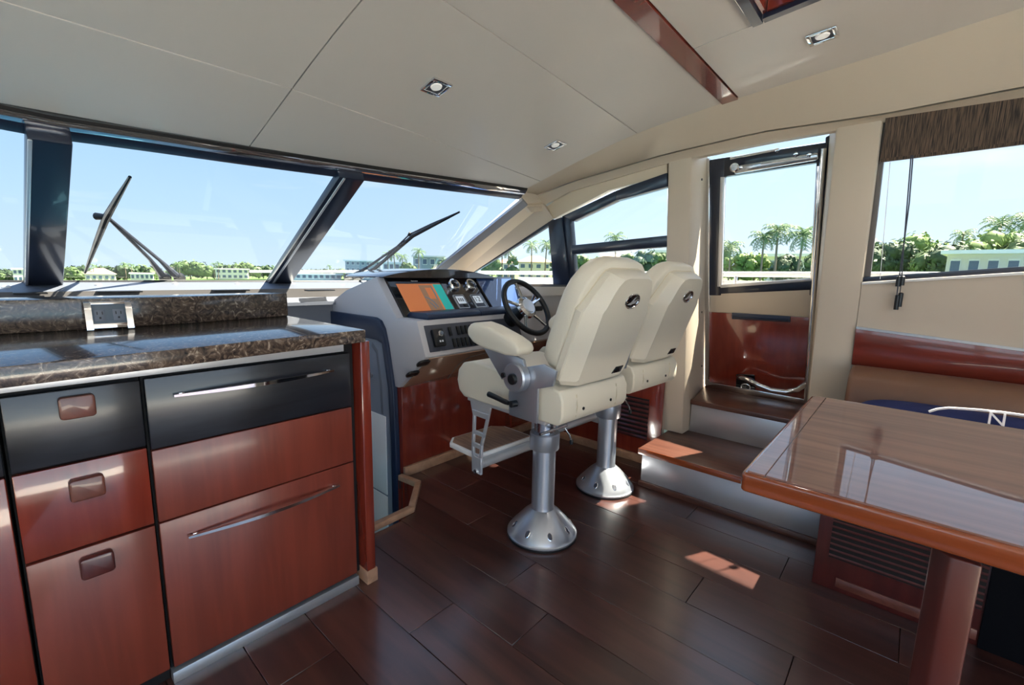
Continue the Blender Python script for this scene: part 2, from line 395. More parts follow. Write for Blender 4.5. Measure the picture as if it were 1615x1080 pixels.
HX0, HX1, HY0, HY1 = 1.05, 1.64, -.25, .478
cpanel('headliner_panel', 1.648, CXS, C(-1.2), S0, 'headliner', ceil)
cpanel('headliner_panel', CXP, HX0, C(-1.2), S0, 'headliner', ceil)
cpanel('headliner_panel', HX0, 1.648, C(HY1), S0, 'headliner', ceil)
cpanel('headliner_panel', HX0, 1.648, C(-1.2), C(HY0), 'headliner', ceil)
cpanel('headliner_panel', CXP, CXS, C(-1.75), C(-1.2), 'headliner', ceil)
cpanel('ceiling_backing', CXP, HX0, C(-1.75), lambda x: yfr(x)-.02, 'gap', ceil, .022, .006, nx=14, ny=20)
cpanel('ceiling_backing', HX0, 1.648, C(HY1), lambda x: yfr(x)-.02, 'gap', ceil, .022, .006, nx=6, ny=14)
cpanel('ceiling_backing', HX0, 1.648, C(-1.75), C(HY0), 'gap', ceil, .022, .006, nx=6, ny=14)
cpanel('ceiling_backing', 1.648, 2.32, C(-1.75), lambda x: yfr(x)-.02, 'gap', ceil, .022, .006, nx=6, ny=20)
tr = cpanel('trim_1', CXP, CXS, S0, S1, 'cherry_side', None, -.006, .016, nx=14, ny=3); tag(tr, 'glossy red-brown wood strip across the headliner', None, kind='structure')
# outer roof shell, unseen: overhang and front brow sized to block sun (hatch opening left free)
roof = thing('roof', 'white outer cabin roof above the headliner, unseen, edges shaped to block sun', None, (0, 0, 2.1), kind='structure')
for a, b, c, d in ((-2.6, HX0, -1.8, 2.22), (1.648, 2.35, -1.8, 2.12), (2.35, 2.93, -1.8, 1.72), (HX0, 1.648, HY1, 2.2), (HX0, 1.648, -1.8, HY0)):
    cpanel('roof_panel', a, b, C(c), C(d), 'deck_white', roof, .10, .05, nx=5, ny=24)
# ceiling hatch with its dark red blind
h = thing('ceiling_hatch', 'square ceiling hatch with dark metal frame and wood-lined recess', 'hatch', (1.34, .1, 1.93))
for a, b, c, d in ((HX0+.003, HX1, HY1-.035, HY1-.003), (HX0+.003, HX1, HY0+.003, HY0+.035), (HX0+.003, HX0+.035, HY0+.035, HY1-.035), (HX1-.032, HX1, HY0+.035, HY1-.035)):
    cpanel('hatch_frame', a, b, C(c), C(d), 'frame_dark', h, -.012, .02, nx=3, ny=3)
for a, b, c, d in ((HX0+.035, HX1-.032, HY1-.05, HY1-.035), (HX0+.035, HX1-.032, HY0+.035, HY0+.05), (HX0+.035, HX0+.05, HY0+.05, HY1-.05), (HX1-.047, HX1-.032, HY0+.05, HY1-.05)):
    cpanel('recess_lining', a, b, C(c), C(d), 'cherry_gloss', h, .0, .1, nx=3, ny=3)
cpanel('hatch_blind', HX0+.05, HX1-.047, C(HY0+.05), C(HY1-.05), 'dark_red_wood', h, .085, .01, nx=4, ny=4)
# ---- cornice along the starboard side
def zline(px, x):
    P = sorted([(p.y, p.z) for p in (onx(u, v, x) for u, v in px)]); return [p[0] for p in P], [p[1] for p in P]
g_y, g_z = zline([(832, 314), (900, 287), (1049, 243), (1200, 208), (1391, 180), (1615, 137)], 2.38)
b_y, b_z = zline([(840, 333), (900, 301), (1049, 258), (1200, 226), (1320, 205), (1397, 192), (1615, 160)], 2.45)
def crow(ys, zs, x, ye, dx=0, dz=0):
    out = []
    for i in range(40):
        y = lerp(-2.7, ye, (i/39)**.8); out.append((x+dx, y, interp(y, ys, zs)+dz))
    return out
topr = [(2.195, lerp(-2.7, 1.835, (i/39)**.8), zc(lerp(-2.7, 1.835, (i/39)**.8))+.004) for i in range(40)]
corn = thing('trim_2', 'cream curved cornice above the starboard windows', None, (2.4, 0, 1.8), kind='structure')
sheet('cornice_face', [topr, crow(g_y, g_z, 2.38, g_y[-1], 0, .002)], 'cream', corn, (.04, 0, .03), 60)
sheet('cornice_lip', [crow(g_y, g_z, 2.383, g_y[-1], 0, -.004), crow(b_y, b_z, 2.45, b_y[-1], -.012, .012), crow(b_y, b_z, 2.45, b_y[-1], 0, 0), crow(b_y, b_z, 2.45, b_y[-1], .09, .012)], 'cream', corn, (.04, 0, .03), 50)
# ---- windshield
def bs(x): return 3.12-.022*(x-XC)**2
def T(x, k=1.): e = yfr(x); return Vector((x, e+.06*k, zc(e)-.05*k))
def B(x): return Vector((x, bs(x), 1.066))
NIN = Vector((0, -.42, -.9)).normalized()
def hd(dy, dz):
    return [(x, yfr(x)+dy, zc(yfr(x))+dz) for x in np.linspace(-2.2, 2.2, 40)]
wi = thing('window_1', 'raked windshield with dark mullions above the dash', None, (.15, 2.6, 1.066), kind='structure')
sheet('gasket', [hd(0, .012), hd(.0, -.003), hd(.006, -.014)], 'black', wi, (0, .02, .01), 20)
sheet('valance', [hd(.006, -.014), hd(.016, -.028), hd(.034, -.035)], 'valance', wi, (0, .02, .01), 40)
sheet('header_frame', [hd(.036, -.034), hd(.05, -.05), hd(.075, -.058)], 'frame_dark', wi, (0, .03, .02), 40)
ML = ((.112, .205), (.092, .212)); MR = ((1.068, 1.18), (1.14, 1.27)); XE = (2.185, 2.33)
def pane(xa, xb):
    rows = []
    for i in range(9):
        t = i/8; a = lerp(Vector(T(xa[0])), B(xa[1]), t); b = lerp(Vector(T(xb[0])), B(xb[1]), t)
        r = []
        for j in range(7):
            s = j/6; xt, xb_ = lerp(xa[0], xb[0], s), lerp(xa[1], xb[1], s); r.append(lerp(T(xt), B(xb_), t))
        rows.append(r)
    return sheet('glass_pane', rows, 'glass', wi, None)
pane((-1.0, -1.1), (ML[0][0], ML[1][0])); pane((ML[0][1], ML[1][1]), (MR[0][0], MR[1][0])); pane((MR[0][1], MR[1][1]), XE)
pane((-2.0, -2.1), (-1.12, -1.23))
def mullion(t0, t1, b0, b1, name='mullion', d=.055, m='frame_dark', lift=0.):
    q = [T(t0, .6)+NIN*lift, T(t1, .6)+NIN*lift, B(b1)+Vector((0, .01, -.01))+NIN*lift, B(b0)+Vector((0, .01, -.01))+NIN*lift]
    return slab(name, q, NIN*d, m, wi, .006)
mullion(ML[0][0]-.004, ML[0][1]+.004, ML[1][0]-.004, ML[1][1]+.004)
mullion(MR[0][0]-.004, MR[0][1]+.004, MR[1][0]-.004, MR[1][1]+.004, d=.04)
mullion(MR[0][0]+.012, MR[0][0]+.024, MR[1][0]+.014, MR[1][0]+.027, 'mullion_highlight', .006, 'silver_light', .04)  # pale strip stands in for the highlight along the mullion
mullion(ML[0][0]-.003, ML[0][0]+.008, ML[1][0]-.003, ML[1][0]+.007, 'mullion_highlight', .006, 'silver_light', .055)
mullion(-1.13, -1.0, -1.24, -1.1)
def br(dy, z): return [(x, bs(x)+dy, z) for x in np.linspace(-2.2, 2.36, 30)]
sheet('lower_gasket', [br(.02, 1.068), br(-.012, 1.070), br(-.02, 1.062)], 'black', wi, (0, .01, -.012), 20)
# dash ledge under the windshield, with air slots and screw caps
dash = thing('dash_ledge', 'pale grey dash ledge with defroster slots below the windshield', None, (.15, 2.95, .9), kind='structure')
sheet('ledge_top', [br(-.02, 1.06), br(-.10, 1.05), br(-.30, 1.028)], 'dash_grey', dash, (0, .0, -.02), 30)
sheet('ledge_face', [br(-.302, 1.028), br(-.31, .975)], 'dash_dark', dash, (0, .02, 0), 30)
sheet('lower_shelf', [br(-.31, .975), br(-.34, .955), br(-.37, .95)], 'dash_grey', dash, (0, .0, -.02), 30)
def onledge(u, v): return onp(u, v, (0, bs(.8)-.10, 1.05), (0, -.022/.2, 1))
for u0, u1, v in ((152, 224, 459.5), (335, 392, 457.5), (482, 526, 457.5), (20, 75, 462)):
    a, b = onledge(u0, v), onledge(u1, v); y = (a.y+b.y)/2; z = (a.z+b.z)/2
    box('air_slot', a.x, b.x, y-.03, y+.03, z-.004, z+.003, 'black', dash, .002)
for u, v in ((10, 453), (155, 449.5), (276, 447.5), (374, 447.5), (462, 447.5), (541, 450)):
    p = onledge(u, v); lathe('screw_cap', [(.014, -.003), (.014, .003), (.009, .008), (0, .009)], p, 'white_panel', dash, seg=14)
# ---- starboard A pillar
def prow(px, x0, x1, n=8):
    out = []
    for i in range(n):
        t = i/(n-1)*(len(px)-1); k = min(int(t), len(px)-2); f = t-k
        u, v = lerp(px[k][0], px[k+1][0], f), lerp(px[k][1], px[k+1][1], f); out.append(onx(u, v, lerp(x0, x1, i/(n-1))))
    return out
ap = thing('trim_3', 'cream windshield pillar sloping down to the dash', None, (2.3, 2.4, 1.0), kind='structure')
r0 = prow([(824, 316), (718.5, 400), (653, 453)], 2.205, 2.34); r1 = prow([(832, 324), (735, 400), (670, 453)], 2.265, 2.38)
r2 = prow([(857, 322), (763, 400), (700, 453)], 2.42, 2.45); r3 = prow([(873, 345), (745, 430), (711, 453)], 2.488, 2.53)
sheet('pillar_inner', [r0, r1], 'dash_grey', ap, (.02, .02, .02)); sheet('pillar_cap', [r1, r2], 'cream_trim', ap, (.02, .02, .02)); sheet('pillar_side', [r2, r3], 'cream', ap, (.03, .02, .02))
# ---- starboard wall
ws = thing('wall_starboard', 'cream padded starboard side wall with pillars between the windows', None, (2.5, 0, 0), kind='structure')
def wyz(y, z, off=0): return Vector((xw(z)+off, y, z))
def wpoly(name, yz, m, parent, depth=.05, off=0., bevel=0.): return slab(name, [wyz(y, z, off) for y, z in yz], (depth, 0, 0), m, parent, bevel)
def wpix(name, px, m, parent, depth=.03, off=0., bevel=0.): return slab(name, [onw(u, v, off) for u, v in px], (depth, 0, 0), m, parent, bevel)
def ring_p1(z): return [(xw(z), 1.068, z), (xw(z), .943, z), (xw(z)+.1, .94, z), (xd(z)+.04, 1.003, z), (xd(z)+.04, 1.2, z), (xw(z)+.1, 1.10, z)]
loft('front_pillar', [ring_p1(.219), ring_p1(1.9)], 'cream', ws, bevel=.008)
def ring_p2(z): return [(xw(z), .335, z), (xw(z), .182, z), (xw(z)+.1, .175, z), (xd(z)+.04, .28, z), (xd(z)+.04, .415, z)]
box('sill_block', 2.765, 3.14, .178, 1.2, 0, .389, 'cream', ws, .003)
loft('rear_pillar', [ring_p2(0.0), ring_p2(1.9)], 'cream', ws, bevel=.008)
wpoly('lower_panel', [(.182, .925), (-2.7, .76), (-2.7, 1.29), (-.35, 1.193), (.182, 1.135)], 'cream', ws, .06)
wpoly('wall_base', [(.182, 0), (-2.7, 0), (-2.7, .76), (.182, .925)], 'cream', ws, .06, .004)
wpoly('upper_panel', [(-2.7, 1.80), (1.2, 1.80), (1.2, 1.98), (-2.7, 1.98)], 'cream', ws, .04, .02)
wpix('window_top_panel', [(1052, 252), (1052, 276), (960, 300), (873, 345), (838, 342), (900, 300)], 'cream_trim', ws, .04, .02)
wpix('side_ledge', [(705, 452), (1052, 452), (1052, 462), (868, 466), (700, 470)], 'cream_trim', ws, .06, -.03)
wpoly('forward_wall', [(1.06, 0), (2.9, 0), (2.9, 1.03), (1.06, 1.03)], 'cream', ws, .05, .01)
tr4 = wpoly('trim_4', [(.182, .932), (-.343, .894), (-2.7, .73), (-2.7, .58), (-.36, .762), (.182, .767)], 'cherry_side', None, .02, -.016, .002); tag(tr4, 'glossy red-brown wood band on the wall above the settee', None, kind='structure')
tr5 = wpoly('trim_5', [(.182, .942), (-.343, .904), (-2.7, .74), (-2.7, .73), (-.343, .894), (.182, .932)], 'aluminium', None, .02, -.012); tag(tr5, 'thin grey metal bead along the wood wall band', None, kind='structure')
# forward side window (fixed triangular light, opening pane with rail)
w2 = thing('window_2', 'forward side window with dark frame and sliding pane', None, (2.5, 1.6, 1.03), kind='structure')
def bar(name, a, b, c, d, parent, m='frame_dark', depth=.05, off=0.): return wpix(name, [a, b, c, d], m, parent, depth, off, .004)
bar('front_frame', (711, 452), (745, 428), (872, 345), (872, 352), w2, depth=.03, off=.03)
bar('mullion', (864, 350), (886, 342), (899, 456), (873, 456), w2, depth=.06)
bar('mullion', (886, 341), (898, 336), (908, 456), (897, 456), w2, 'frame_dark', .05, .012)
bar('top_frame', (888, 340), (970, 301), (972, 316), (903, 349), w2); bar('top_frame', (970, 301), (1052, 272), (1052, 294), (972, 316), w2)
bar('slide_rail', (900, 387), (1052, 371), (1052, 389), (902, 401), w2)
bar('sill_frame', (706, 448), (1052, 448), (1052, 455), (704, 456), w2, 'dash_dark')
wpix('glass_pane', [(714, 451), (868, 352), (874, 452)], 'side_glass', w2, .004, .05); wpix('glass_pane', [(898, 348), (970, 308), (1052, 282), (1052, 452), (904, 452)], 'side_glass', w2, .004, .05)
# aft side window
w3 = thing('window_3', 'large side window above the settee', None, (2.5, -.8, 1.15), kind='structure')
wpoly('lower_frame', [(.182, 1.138), (-.35, 1.196), (-2.7, 1.29), (-2.7, 1.315), (-.35, 1.216), (.182, 1.160)], 'frame_dark', w3, .05, .01, .003)
wpoly('sill_highlight', [(.182, 1.126), (-.35, 1.184), (-2.7, 1.278), (-2.7, 1.29), (-.35, 1.196), (.182, 1.138)], 'white_panel', w3, .05, -.01, .003)  # white strip paints the highlight line along the sill
wpoly('side_frame', [(.182, 1.15), (.182, 1.83), (.165, 1.83), (.158, 1.16)], 'dash_dark', w3, .04, .03, .002)
wpoly('glass_pane', [(.18, 1.14), (-.35, 1.2), (-2.7, 1.29), (-2.7, 1.86), (.18, 1.86)], 'side_glass', w3, .004, .06)
# ---- side door
d1 = thing('door_1', 'side deck door with tall glass, wood lower panel and chrome hardware', None, (3.0, .7, .417), kind='structure')
def dp(u, v, off=0): return ond(u, v, off)
def dpoly(name, px, m, parent=None, depth=.03, off=0., bevel=0.): return slab(name, [dp(u, v, off) for u, v in px], (depth, 0, 0), m, parent or d1, bevel)
O = [(1117, 252), (1303, 224), (1270, 641), (1113, 609)]; G = [(1143, 277), (1291, 255), (1279, 441), (1137, 452)]
dpoly('stile', [(1117, 252), (1143, 248), (1137, 466), (1117, 466)], 'frame_dark', None, .04, 0, .006)
dpoly('top_rail', [(1130, 250), (1303, 224), (1300, 254), (1138, 279)], 'frame_dark', None, .04, .002, .006)
dpoly('stile', [(1289, 226), (1304, 224), (1288, 466), (1276, 466)], 'frame_dark', None, .04, .001, .006)
dpoly('glass_rail', [(1122, 450), (1290, 440), (1288, 457), (1122, 464)], 'frame_dark', None, .04, .001, .006)
dpoly('glass_bead', [(1136, 449), (1282, 438), (1282, 443), (1136, 454)], 'silver_light', None, .02, -.006, .002)
dpoly('glass_bead', [(1136, 279), (1143, 279), (1138, 452), (1131, 452)], 'silver_light', None, .02, -.006, .002)
dpoly('glass_pane', [(1136, 272), (1296, 248), (1285, 448), (1130, 458)], 'door_glass', None, .004, .02)
dpoly('transom_tint', [(1108, 250), (1330, 196), (1308, 222), (1117, 252)], 'door_glass', None, .004, .02)  # added tinted pane that dims the bright sky in this gap
dpoly('cream_band', [(1121, 462), (1288, 455), (1284, 501), (1119, 492)], 'cream', None, .03, .004, .004)
dpoly('wood_panel', [(1119, 492), (1284, 501), (1272, 640), (1115, 608)], 'cherry_gloss', None, .03, .004, .003)
dpoly('hinge_edge', [(1111, 250), (1119, 249), (1119, 610), (1111, 606)], 'chrome', None, .03, -.012, .004)
hs = dpoly('pull_slot', [(1154, 493), (1246, 499), (1246, 508), (1154, 503)], 'navy', None, .02, -.006, .003)
tube('slot_lip', [dp(1157, 501, -.012), dp(1244, 506.5, -.012)], .004, 'frame_dark', hs, 8)
lp = dpoly('latch_plate', [(1161, 590), (1190, 591), (1191, 620), (1160, 616)], 'black_gloss', None, .02, -.008, .004)
cpt = dp(1176, 610, -.014); n = Vector((-1, 0, -DL)).normalized()
ringpts = [cpt+Vector((0, math.cos(t)*.026, 0))+Vector((-DL, 0, 1)).normalized()*math.sin(t)*.020 for t in np.linspace(0, 2*math.pi, 19)[:-1]]
tube('pull_ring', ringpts, .004, 'steel', lp, 8, True)
tube('grab_rail', [dp(1166, 595, -.01), dp(1168, 595, -.05), dp(1178, 598, -.075), dp(1196, 607, -.08), dp(1216, 615, -.08), dp(1240, 618, -.075), dp(1258, 614, -.06), dp(1269, 607, -.02), dp(1270, 606, 0)], .016, 'chrome', d1, 12)
tube('edge_tube', [dp(1299, 234, -.02), dp(1285, 430, -.02), dp(1271, 634, -.02)], .013, 'chrome', d1, 12)
tube('edge_tube', [dp(1291, 262, -.012), dp(1280, 440, -.012)], .006, 'chrome', d1, 8)
dpoly('threshold', [(1113, 601), (1272, 630), (1270, 642), (1111, 611)], 'chrome', None, .05, -.03, .006)
rod = tube('latch_rod', [dp(1152, 250, -.02), dp(1225, 236, -.02)], .007, 'chrome', d1, 10)
lk = dpoly('door_closer', [(1156, 262), (1290, 240), (1291, 251), (1158, 274)], 'steel', None, .03, -.03, .006)
lathe('closer_pivot', [(.024, 0), (.024, .02), (.016, .026), (0, .026)], dp(1160, 264, -.03), 'chrome', lk, n)
for u, v in ((1227, 237), (1256, 243), (1277, 244)): lathe('closer_bolt', [(.01, 0), (.01, .016), (0, .018)], dp(u, v, -.032), 'chrome', lk, n, 14)
tube('closer_arm', [dp(1200, 258, -.04), dp(1278, 247, -.04)], .006, 'chrome', lk, 8)
dpoly('outer_jamb', [(1302, 216), (1322, 206), (1282, 640), (1268, 642)], 'frame_dark', None, .03, .012, .004)
for v in (283, 492, 577): lathe('jamb_screw', [(.006, 0), (.006, .004), (0, .005)], onp(1106.5, v, (2.75, .942, 0), (-.15, 1, 0)), 'black', d1, (0, -1, 0), 10)
# ---- port wall (behind the camera), openings left big for daylight; added aft light block
wp = thing('wall_port', 'cream port side wall with a long window opening', None, (-2.25, 0, 0), kind='structure')
box('wall_lower', -2.3, -2.22, -2.7, 3.0, -.05, .95, 'cream', wp, .004); box('wall_upper', -2.3, -2.2, -2.7, 2.0, 1.78, 2.1, 'cream', wp, .004)
box('wall_post', -2.3, -2.22, -.4, -.2, .95, 1.78, 'cream', wp, .004)
box('wall_post', -2.3, -2.22, 1.9, 2.1, .95, 1.7, 'cream', wp, .004)
wa_ = box('aft_light_block', 1.25, 2.6, -1.83, -1.77, 0, 2.03, 'cream', None, .004); tag(wa_, 'added unseen cream panel blocking light beside the cockpit opening', None, kind='structure')  # unseen panel added to keep aft glare off the table leg
# ================================================================== GALLEY
YC = 1.42
cb = thing('galley_cabinet', 'galley base cabinet with black top drawer and two wide cherry drawers with chrome bar pulls', 'cabinet', (.5, 1.7, 0))
box('carcass', .219, .80, YC+.022, 1.97, .035, .905, 'gap', cb, .002)
def drawer(p, x0, x1, z0, z1, m):
    return box('drawer_front', x0, x1, YC, YC+.02, z0, z1, m, p, .0025)
def pull(d, pa, pb, sag):
    a, b = ony(*pa, YC-.012), ony(*pb, YC-.012); bm = bmesh.new(); N = 14; prev = None
    for i in range(N+1):
        t = i/N; s = math.sin(math.pi*t); c = lerp(a, b, t)+Vector((0, -.024*s, 0)); hh = .003+.0022*s
        q = [bm.verts.new(c+Vector((0, dy, dz))) for dy, dz in ((-.005, -hh), (.006, -hh), (.006, hh), (-.005, hh))]
        if prev:
            for k in range(4): bm.faces.new([prev[k], prev[(k+1) % 4], q[(k+1) % 4], q[k]])
        else: bm.faces.new(q[::-1])
        prev = q
    bm.faces.new(prev)
    h = finish('bar_pull', bm, 'chrome', d); 
    for t in (.04, .96):
        c = lerp(a, b, t); box('pull_post', c.x-.006, c.x+.006, YC-.012, YC+.001, c.z-.005, c.z+.005, 'chrome', d, .001)
dr = drawer(cb, .2235, .778, .682, .868, 'black_wood'); pull(dr, (274, 624), (526, 584), 0)
drawer(cb, .2235, .778, .481, .678, 'cherry')
dr = drawer(cb, .2235, .778, .047, .477, 'cherry'); pull(dr, (297, 847), (535, 765), 0)
box('top_strip', -.6, .755, YC-.004, YC+.02, .877, .906, 'silver_light', cb, .001)
box('toe_strip', .219, .783, YC-.002, YC+.03, 0, .034, 'aluminium', cb, .001)
ep = box('end_panel', .803, .838, 1.372+.02, 1.97, .05, .907, 'cherry_gloss', cb, .003)
box('panel_foot', .80, .843, 1.388, 1.97, 0, .052, 'oak_trim', cb, .002)
cb2 = thing('galley_cabinet', 'narrow galley cabinet of three drawers with square wooden knobs', 'cabinet', (.1, 1.7, 0))
box('carcass', -.022, .2165, YC+.022, 1.97, .03, .905, 'gap', cb2, .002)
for z0, z1, m, u, v in ((.696, .866, 'black_wood', 122, 641), (.483, .690, 'cherry_gloss', 138, 769), (.05, .477, 'cherry', 154, 890)):
    d = drawer(cb2, -.018, .2145, z0, z1, m); p = ony(u, v, YC-.012)
    kb = 'knob_wood' if v != 890 else 'dark_red_wood'
    prism('knob', rrect(p.x-.031, p.x+.031, p.z-.026, p.z+.026, .008), 'y', YC-.022, YC+.001, kb, d, .004)
box('toe_strip', -.022, .217, YC+.03, YC+.05, 0, .05, 'gap', cb2, .001)
cb3 = thing('galley_cabinet', 'galley cabinet with black drawer over glossy red door at the far port end', 'cabinet', (-.3, 1.7, 0))
box('carcass', -.6, -.026, YC+.022, 1.97, .03, .905, 'gap', cb3, .002)
drawer(cb3, -.598, -.027, .696, .866, 'black_wood'); drawer(cb3, -.598, -.027, .05, .690, 'cherry_gloss')
box('toe_strip', -.6, -.024, YC+.03, YC+.05, 0, .05, 'gap', cb3, .001)
ct = thing('countertop', 'polished brown speckled stone countertop with raised back ledge on the galley', 'countertop', (.1, 1.65, .908))
slab('slab', [(-.9, 1.285, .908), (-.009, 1.305, .908), (.305, 1.328, .908), (.543, 1.353, .908), (.812, 1.371, .908), (.812, 1.98, .908), (-.9, 1.98, .908)], (0, 0, .042), 'granite', ct, .003)
prism('back_ledge', [(-.9, 1.93), (.193, 1.90), (.443, 1.905), (.81, 1.975), (.81, 2.06), (-.9, 2.06)], 'z', .95, 1.045, 'granite', ct, .004)
ol = thing('power_outlet', 'chrome-framed double power outlet tilted against the stone ledge', 'outlet', (.23, 1.87, .95))
Y0 = 1.845
for x0, x1 in ((.171, .187), (.267, .283)):
    sheet('frame_arm', [[(x0, 1.90, 1.036), (x1, 1.90, 1.036)], [(x0, 1.878, 1.036), (x1, 1.878, 1.036)], [(x0, 1.868, 1.02), (x1, 1.868, 1.02)], [(x0, 1.856, .952), (x1, 1.856, .952)], [(x0, 1.895, .952), (x1, 1.895, .952)]], 'chrome', ol, (0, .006, 0), 60)
slab('frame_bar', [(.187, 1.857, .955), (.267, 1.857, .955), (.267, 1.860, .970), (.187, 1.860, .970)], (0, .02, 0), 'chrome', ol, .001)
slab('frame_bar', [(.187, 1.873, 1.028), (.267, 1.873, 1.028), (.267, 1.876, 1.036), (.187, 1.876, 1.036)], (0, .02, 0), 'chrome', ol, .001)
pl = slab('face_plate', [(.187, 1.864, .970), (.267, 1.864, .970), (.267, 1.877, 1.028), (.187, 1.877, 1.028)], (0, .02, 0), 'socket_grey', ol, .001)
for xc in (.205, .249):
    s_ = slab('socket', [(xc-.013, 1.8635, .978), (xc+.013, 1.8635, .978), (xc+.013, 1.8705, 1.012), (xc-.013, 1.8705, 1.012)], (0, .004, 0), 'grey_plastic', ol, .001)
    for dx, z0, z1, hw in ((-.006, .997, 1.006, .0013), (.006, .997, 1.006, .0013), (0, .984, .990, .0024)):
        slab('slot', [(xc+dx-hw, 1.8630+(z0-.978)*.206, z0), (xc+dx+hw, 1.8630+(z0-.978)*.206, z0), (xc+dx+hw, 1.8630+(z1-.978)*.206, z1), (xc+dx-hw, 1.8630+(z1-.978)*.206, z1)], (0, .002, 0), 'black', s_)
# ---- companionway beside the galley
cw = thing('wall_companionway', 'navy and grey bulkhead lining the companionway beside the helm', None, (1.4, 2.5, -.8), kind='structure')
XB = 1.395
def bpoly(name, yz, m, off=0., depth=.02, bevel=0.): return slab(name, [(XB+off, y, z) for y, z in yz], (depth, 0, 0), m, cw, bevel)
bpoly('navy_frame', [(3.5, .886), (2.25, .886), (2.20, .872), (2.165, .83), (2.135, .74), (2.085, .50), (2.072, .19), (2.07, -.5), (2.115, -.5), (2.12, .2), (2.135, .50), (2.185, .745), (2.235, .76), (3.5, .76)], 'navy', -.006, .03, .004)
bpoly('grey_lining', [(3.5, .78), (2.2, .78), (2.11, .5), (2.10, -.7), (3.5, -.7)], 'bulkhead_grey', .005)
bpoly('grey_bead', [(2.30, .745), (2.24, .70), (2.205, .50), (2.20, .33), (2.225, .33), (2.23, .5), (2.262, .68), (2.31, .715)], 'dash_grey', .004, .012, .003)
bpoly('white_panel', [(2.9, .325), (2.175, .325), (2.175, -.15), (2.9, -.15)], 'white_panel', 0, .012, .003)
bpoly('white_panel', [(2.9, -.162), (2.175, -.162), (2.175, -.7), (2.9, -.7)], 'white_panel', 0, .012, .003)
kp = onx(590, 591, XB-.05)
tube('handrail_end', [kp+Vector((-.02, .0, 0)), kp+Vector((0.0, .12, 0)), kp+Vector((.025, .14, 0))], .013, 'chrome', cw, 14)
box('stairwell_floor', .83, 1.42, 1.66, 3.2, -.75, -.7, 'plank_wood', cw, .002)
box('stairwell_side', .80, .829, 1.98, 3.2, -.7, .88, 'bulkhead_grey', cw, .002)
box('stairwell_front', .80, 2.5, 2.755, 2.78, -.7, .955, 'dash_grey', cw, .002)
slab('stairwell_edge', [(.85, 1.672, -.7), (1.228, 1.684, -.7), (1.228, 1.684, -.01), (.85, 1.672, -.01)], (0, -.012, 0), 'cherry_gloss', cw)
slab('stairwell_edge', [(1.228, 1.684, -.7), (1.42, 1.884, -.7), (1.42, 1.884, -.01), (1.228, 1.684, -.01)], (.012, -.012, 0), 'cherry_gloss', cw)
box('stairwell_lining', 1.402, 1.418, 1.89, 2.12, -.75, -.013, 'cherry_gloss', cw, 0)
slab('pillar_end', [ony(u, v, 1.9) for u, v in ((822, 301), (838, 294), (864, 331), (838, 335), (824, 318))], (0, .03, 0), 'cream', ap, .003)
bt = thing('trim_6', 'pale oak curb around the top of the companionway', None, (1.2, 1.75, 0), kind='structure')
def curb(a, b, c, d): slab('curb_board', [(*a, 0), (*b, 0), (*c, 0), (*d, 0)], (0, 0, .03), 'oak_trim', bt, .003)
curb((.85, 1.672), (1.228, 1.684), (1.214, 1.714), (.85, 1.702)); curb((1.229, 1.684), (1.421, 1.884), (1.386, 1.892), (1.215, 1.714)); curb((1.421, 1.885), (1.402, 2.032), (1.372, 2.028), (1.386, 1.893))
# ================================================================== BOARDING STEPS
st = thing('boarding_steps', 'two wooden steps with brushed metal risers leading up to the side door', 'steps', (2.65, .6, 0))
box('tread', 2.239, 2.72, .175, 1.034, .188, .2185, 'tread_wood', st, .004)
box('nosing_edge', 2.236, 2.2395, .175, 1.036, .186, .2195, 'table_edge', st, .001)
box('riser', 2.262, 2.60, .175, 1.022, .03, .188, 'riser_metal', st, .002)
box('toe_board', 2.250, 2.275, .175, 1.03, 0, .03, 'tread_wood', st, .003)
box('riser', 2.715, 2.76, .175, .937, .2185, .39, 'riser_metal', st, .002)
slab('tread', [(2.695, .30, .39), (3.13, .30, .39), (3.13, 1.0, .39), (2.76, .94, .39), (2.695, .938, .39)], (0, 0, .028), 'tread_wood', st, .004)
# ================================================================== HELM CONSOLE
hc = thing('helm_console', 'grey helm console with instrument panel and glossy red-brown wood base', 'console', (1.95, 2.3, 0))
prism('body', [(2.90, .89), (2.85, .912), (2.58, 1.026), (2.295, 1.10), (2.255, 1.112), (2.064, .895), (1.887, .897), (1.818, .715), (2.06, .514), (2.9, .514)], 'x', 1.407, 2.53, 'console_grey', hc, .006)
box('wood_base', 1.422, 2.545, 2.05, 2.4, 0, .515, 'cherry_gloss', hc, .003)
slab('under_panel', [(1.435, 1.824, .709), (2.5, 1.824, .709), (2.5, 2.056, .516), (1.435, 2.056, .516)], (0, -.004, -.005), 'under_panel', hc, .002)
nU = Vector((0, -.193, -.232)).normalized()
for u, v in ((667, 571), (650, 588)):
    p = onp(u, v, (0, 1.824, .709), nU); bx = rrect(-.038, .038, -.026, .026, .018, 2); tU = Vector((0, .232, -.193)).normalized()
    slab('rocker_latch', [p+Vector((a, 0, 0))+tU*b for a, b in bx], nU*.012, 'black', hc, .003)
p = onp(771, 564, (0, 1.824, .709), nU); slab('glove_latch', [p+Vector((a, 0, 0))+tU*b for a, b in ((-.04, -.004), (.04, -.004), (.04, .006), (-.04, .006))], nU*.008, 'black', hc, .001)
gp = [onp(u, v, (0, 1.822, .706), nU)+nU*.004 for u, v in ((705, 597), (722, 574), (740, 562), (775, 553), (790, 551))]
tube('glove_door_seam', gp, .0025, 'dash_dark', hc, 6)
pr = [(1.886, .896), (1.879, .908), (1.884, .922), (1.90, .930), (2.03, .928), (2.058, .918), (2.064, .896)]
prism('dash_pad', pr, 'x', 1.475, 1.86, 'navy', hc, .003); prism('dash_pad', pr, 'x', 1.863, 2.28, 'navy', hc, .003)
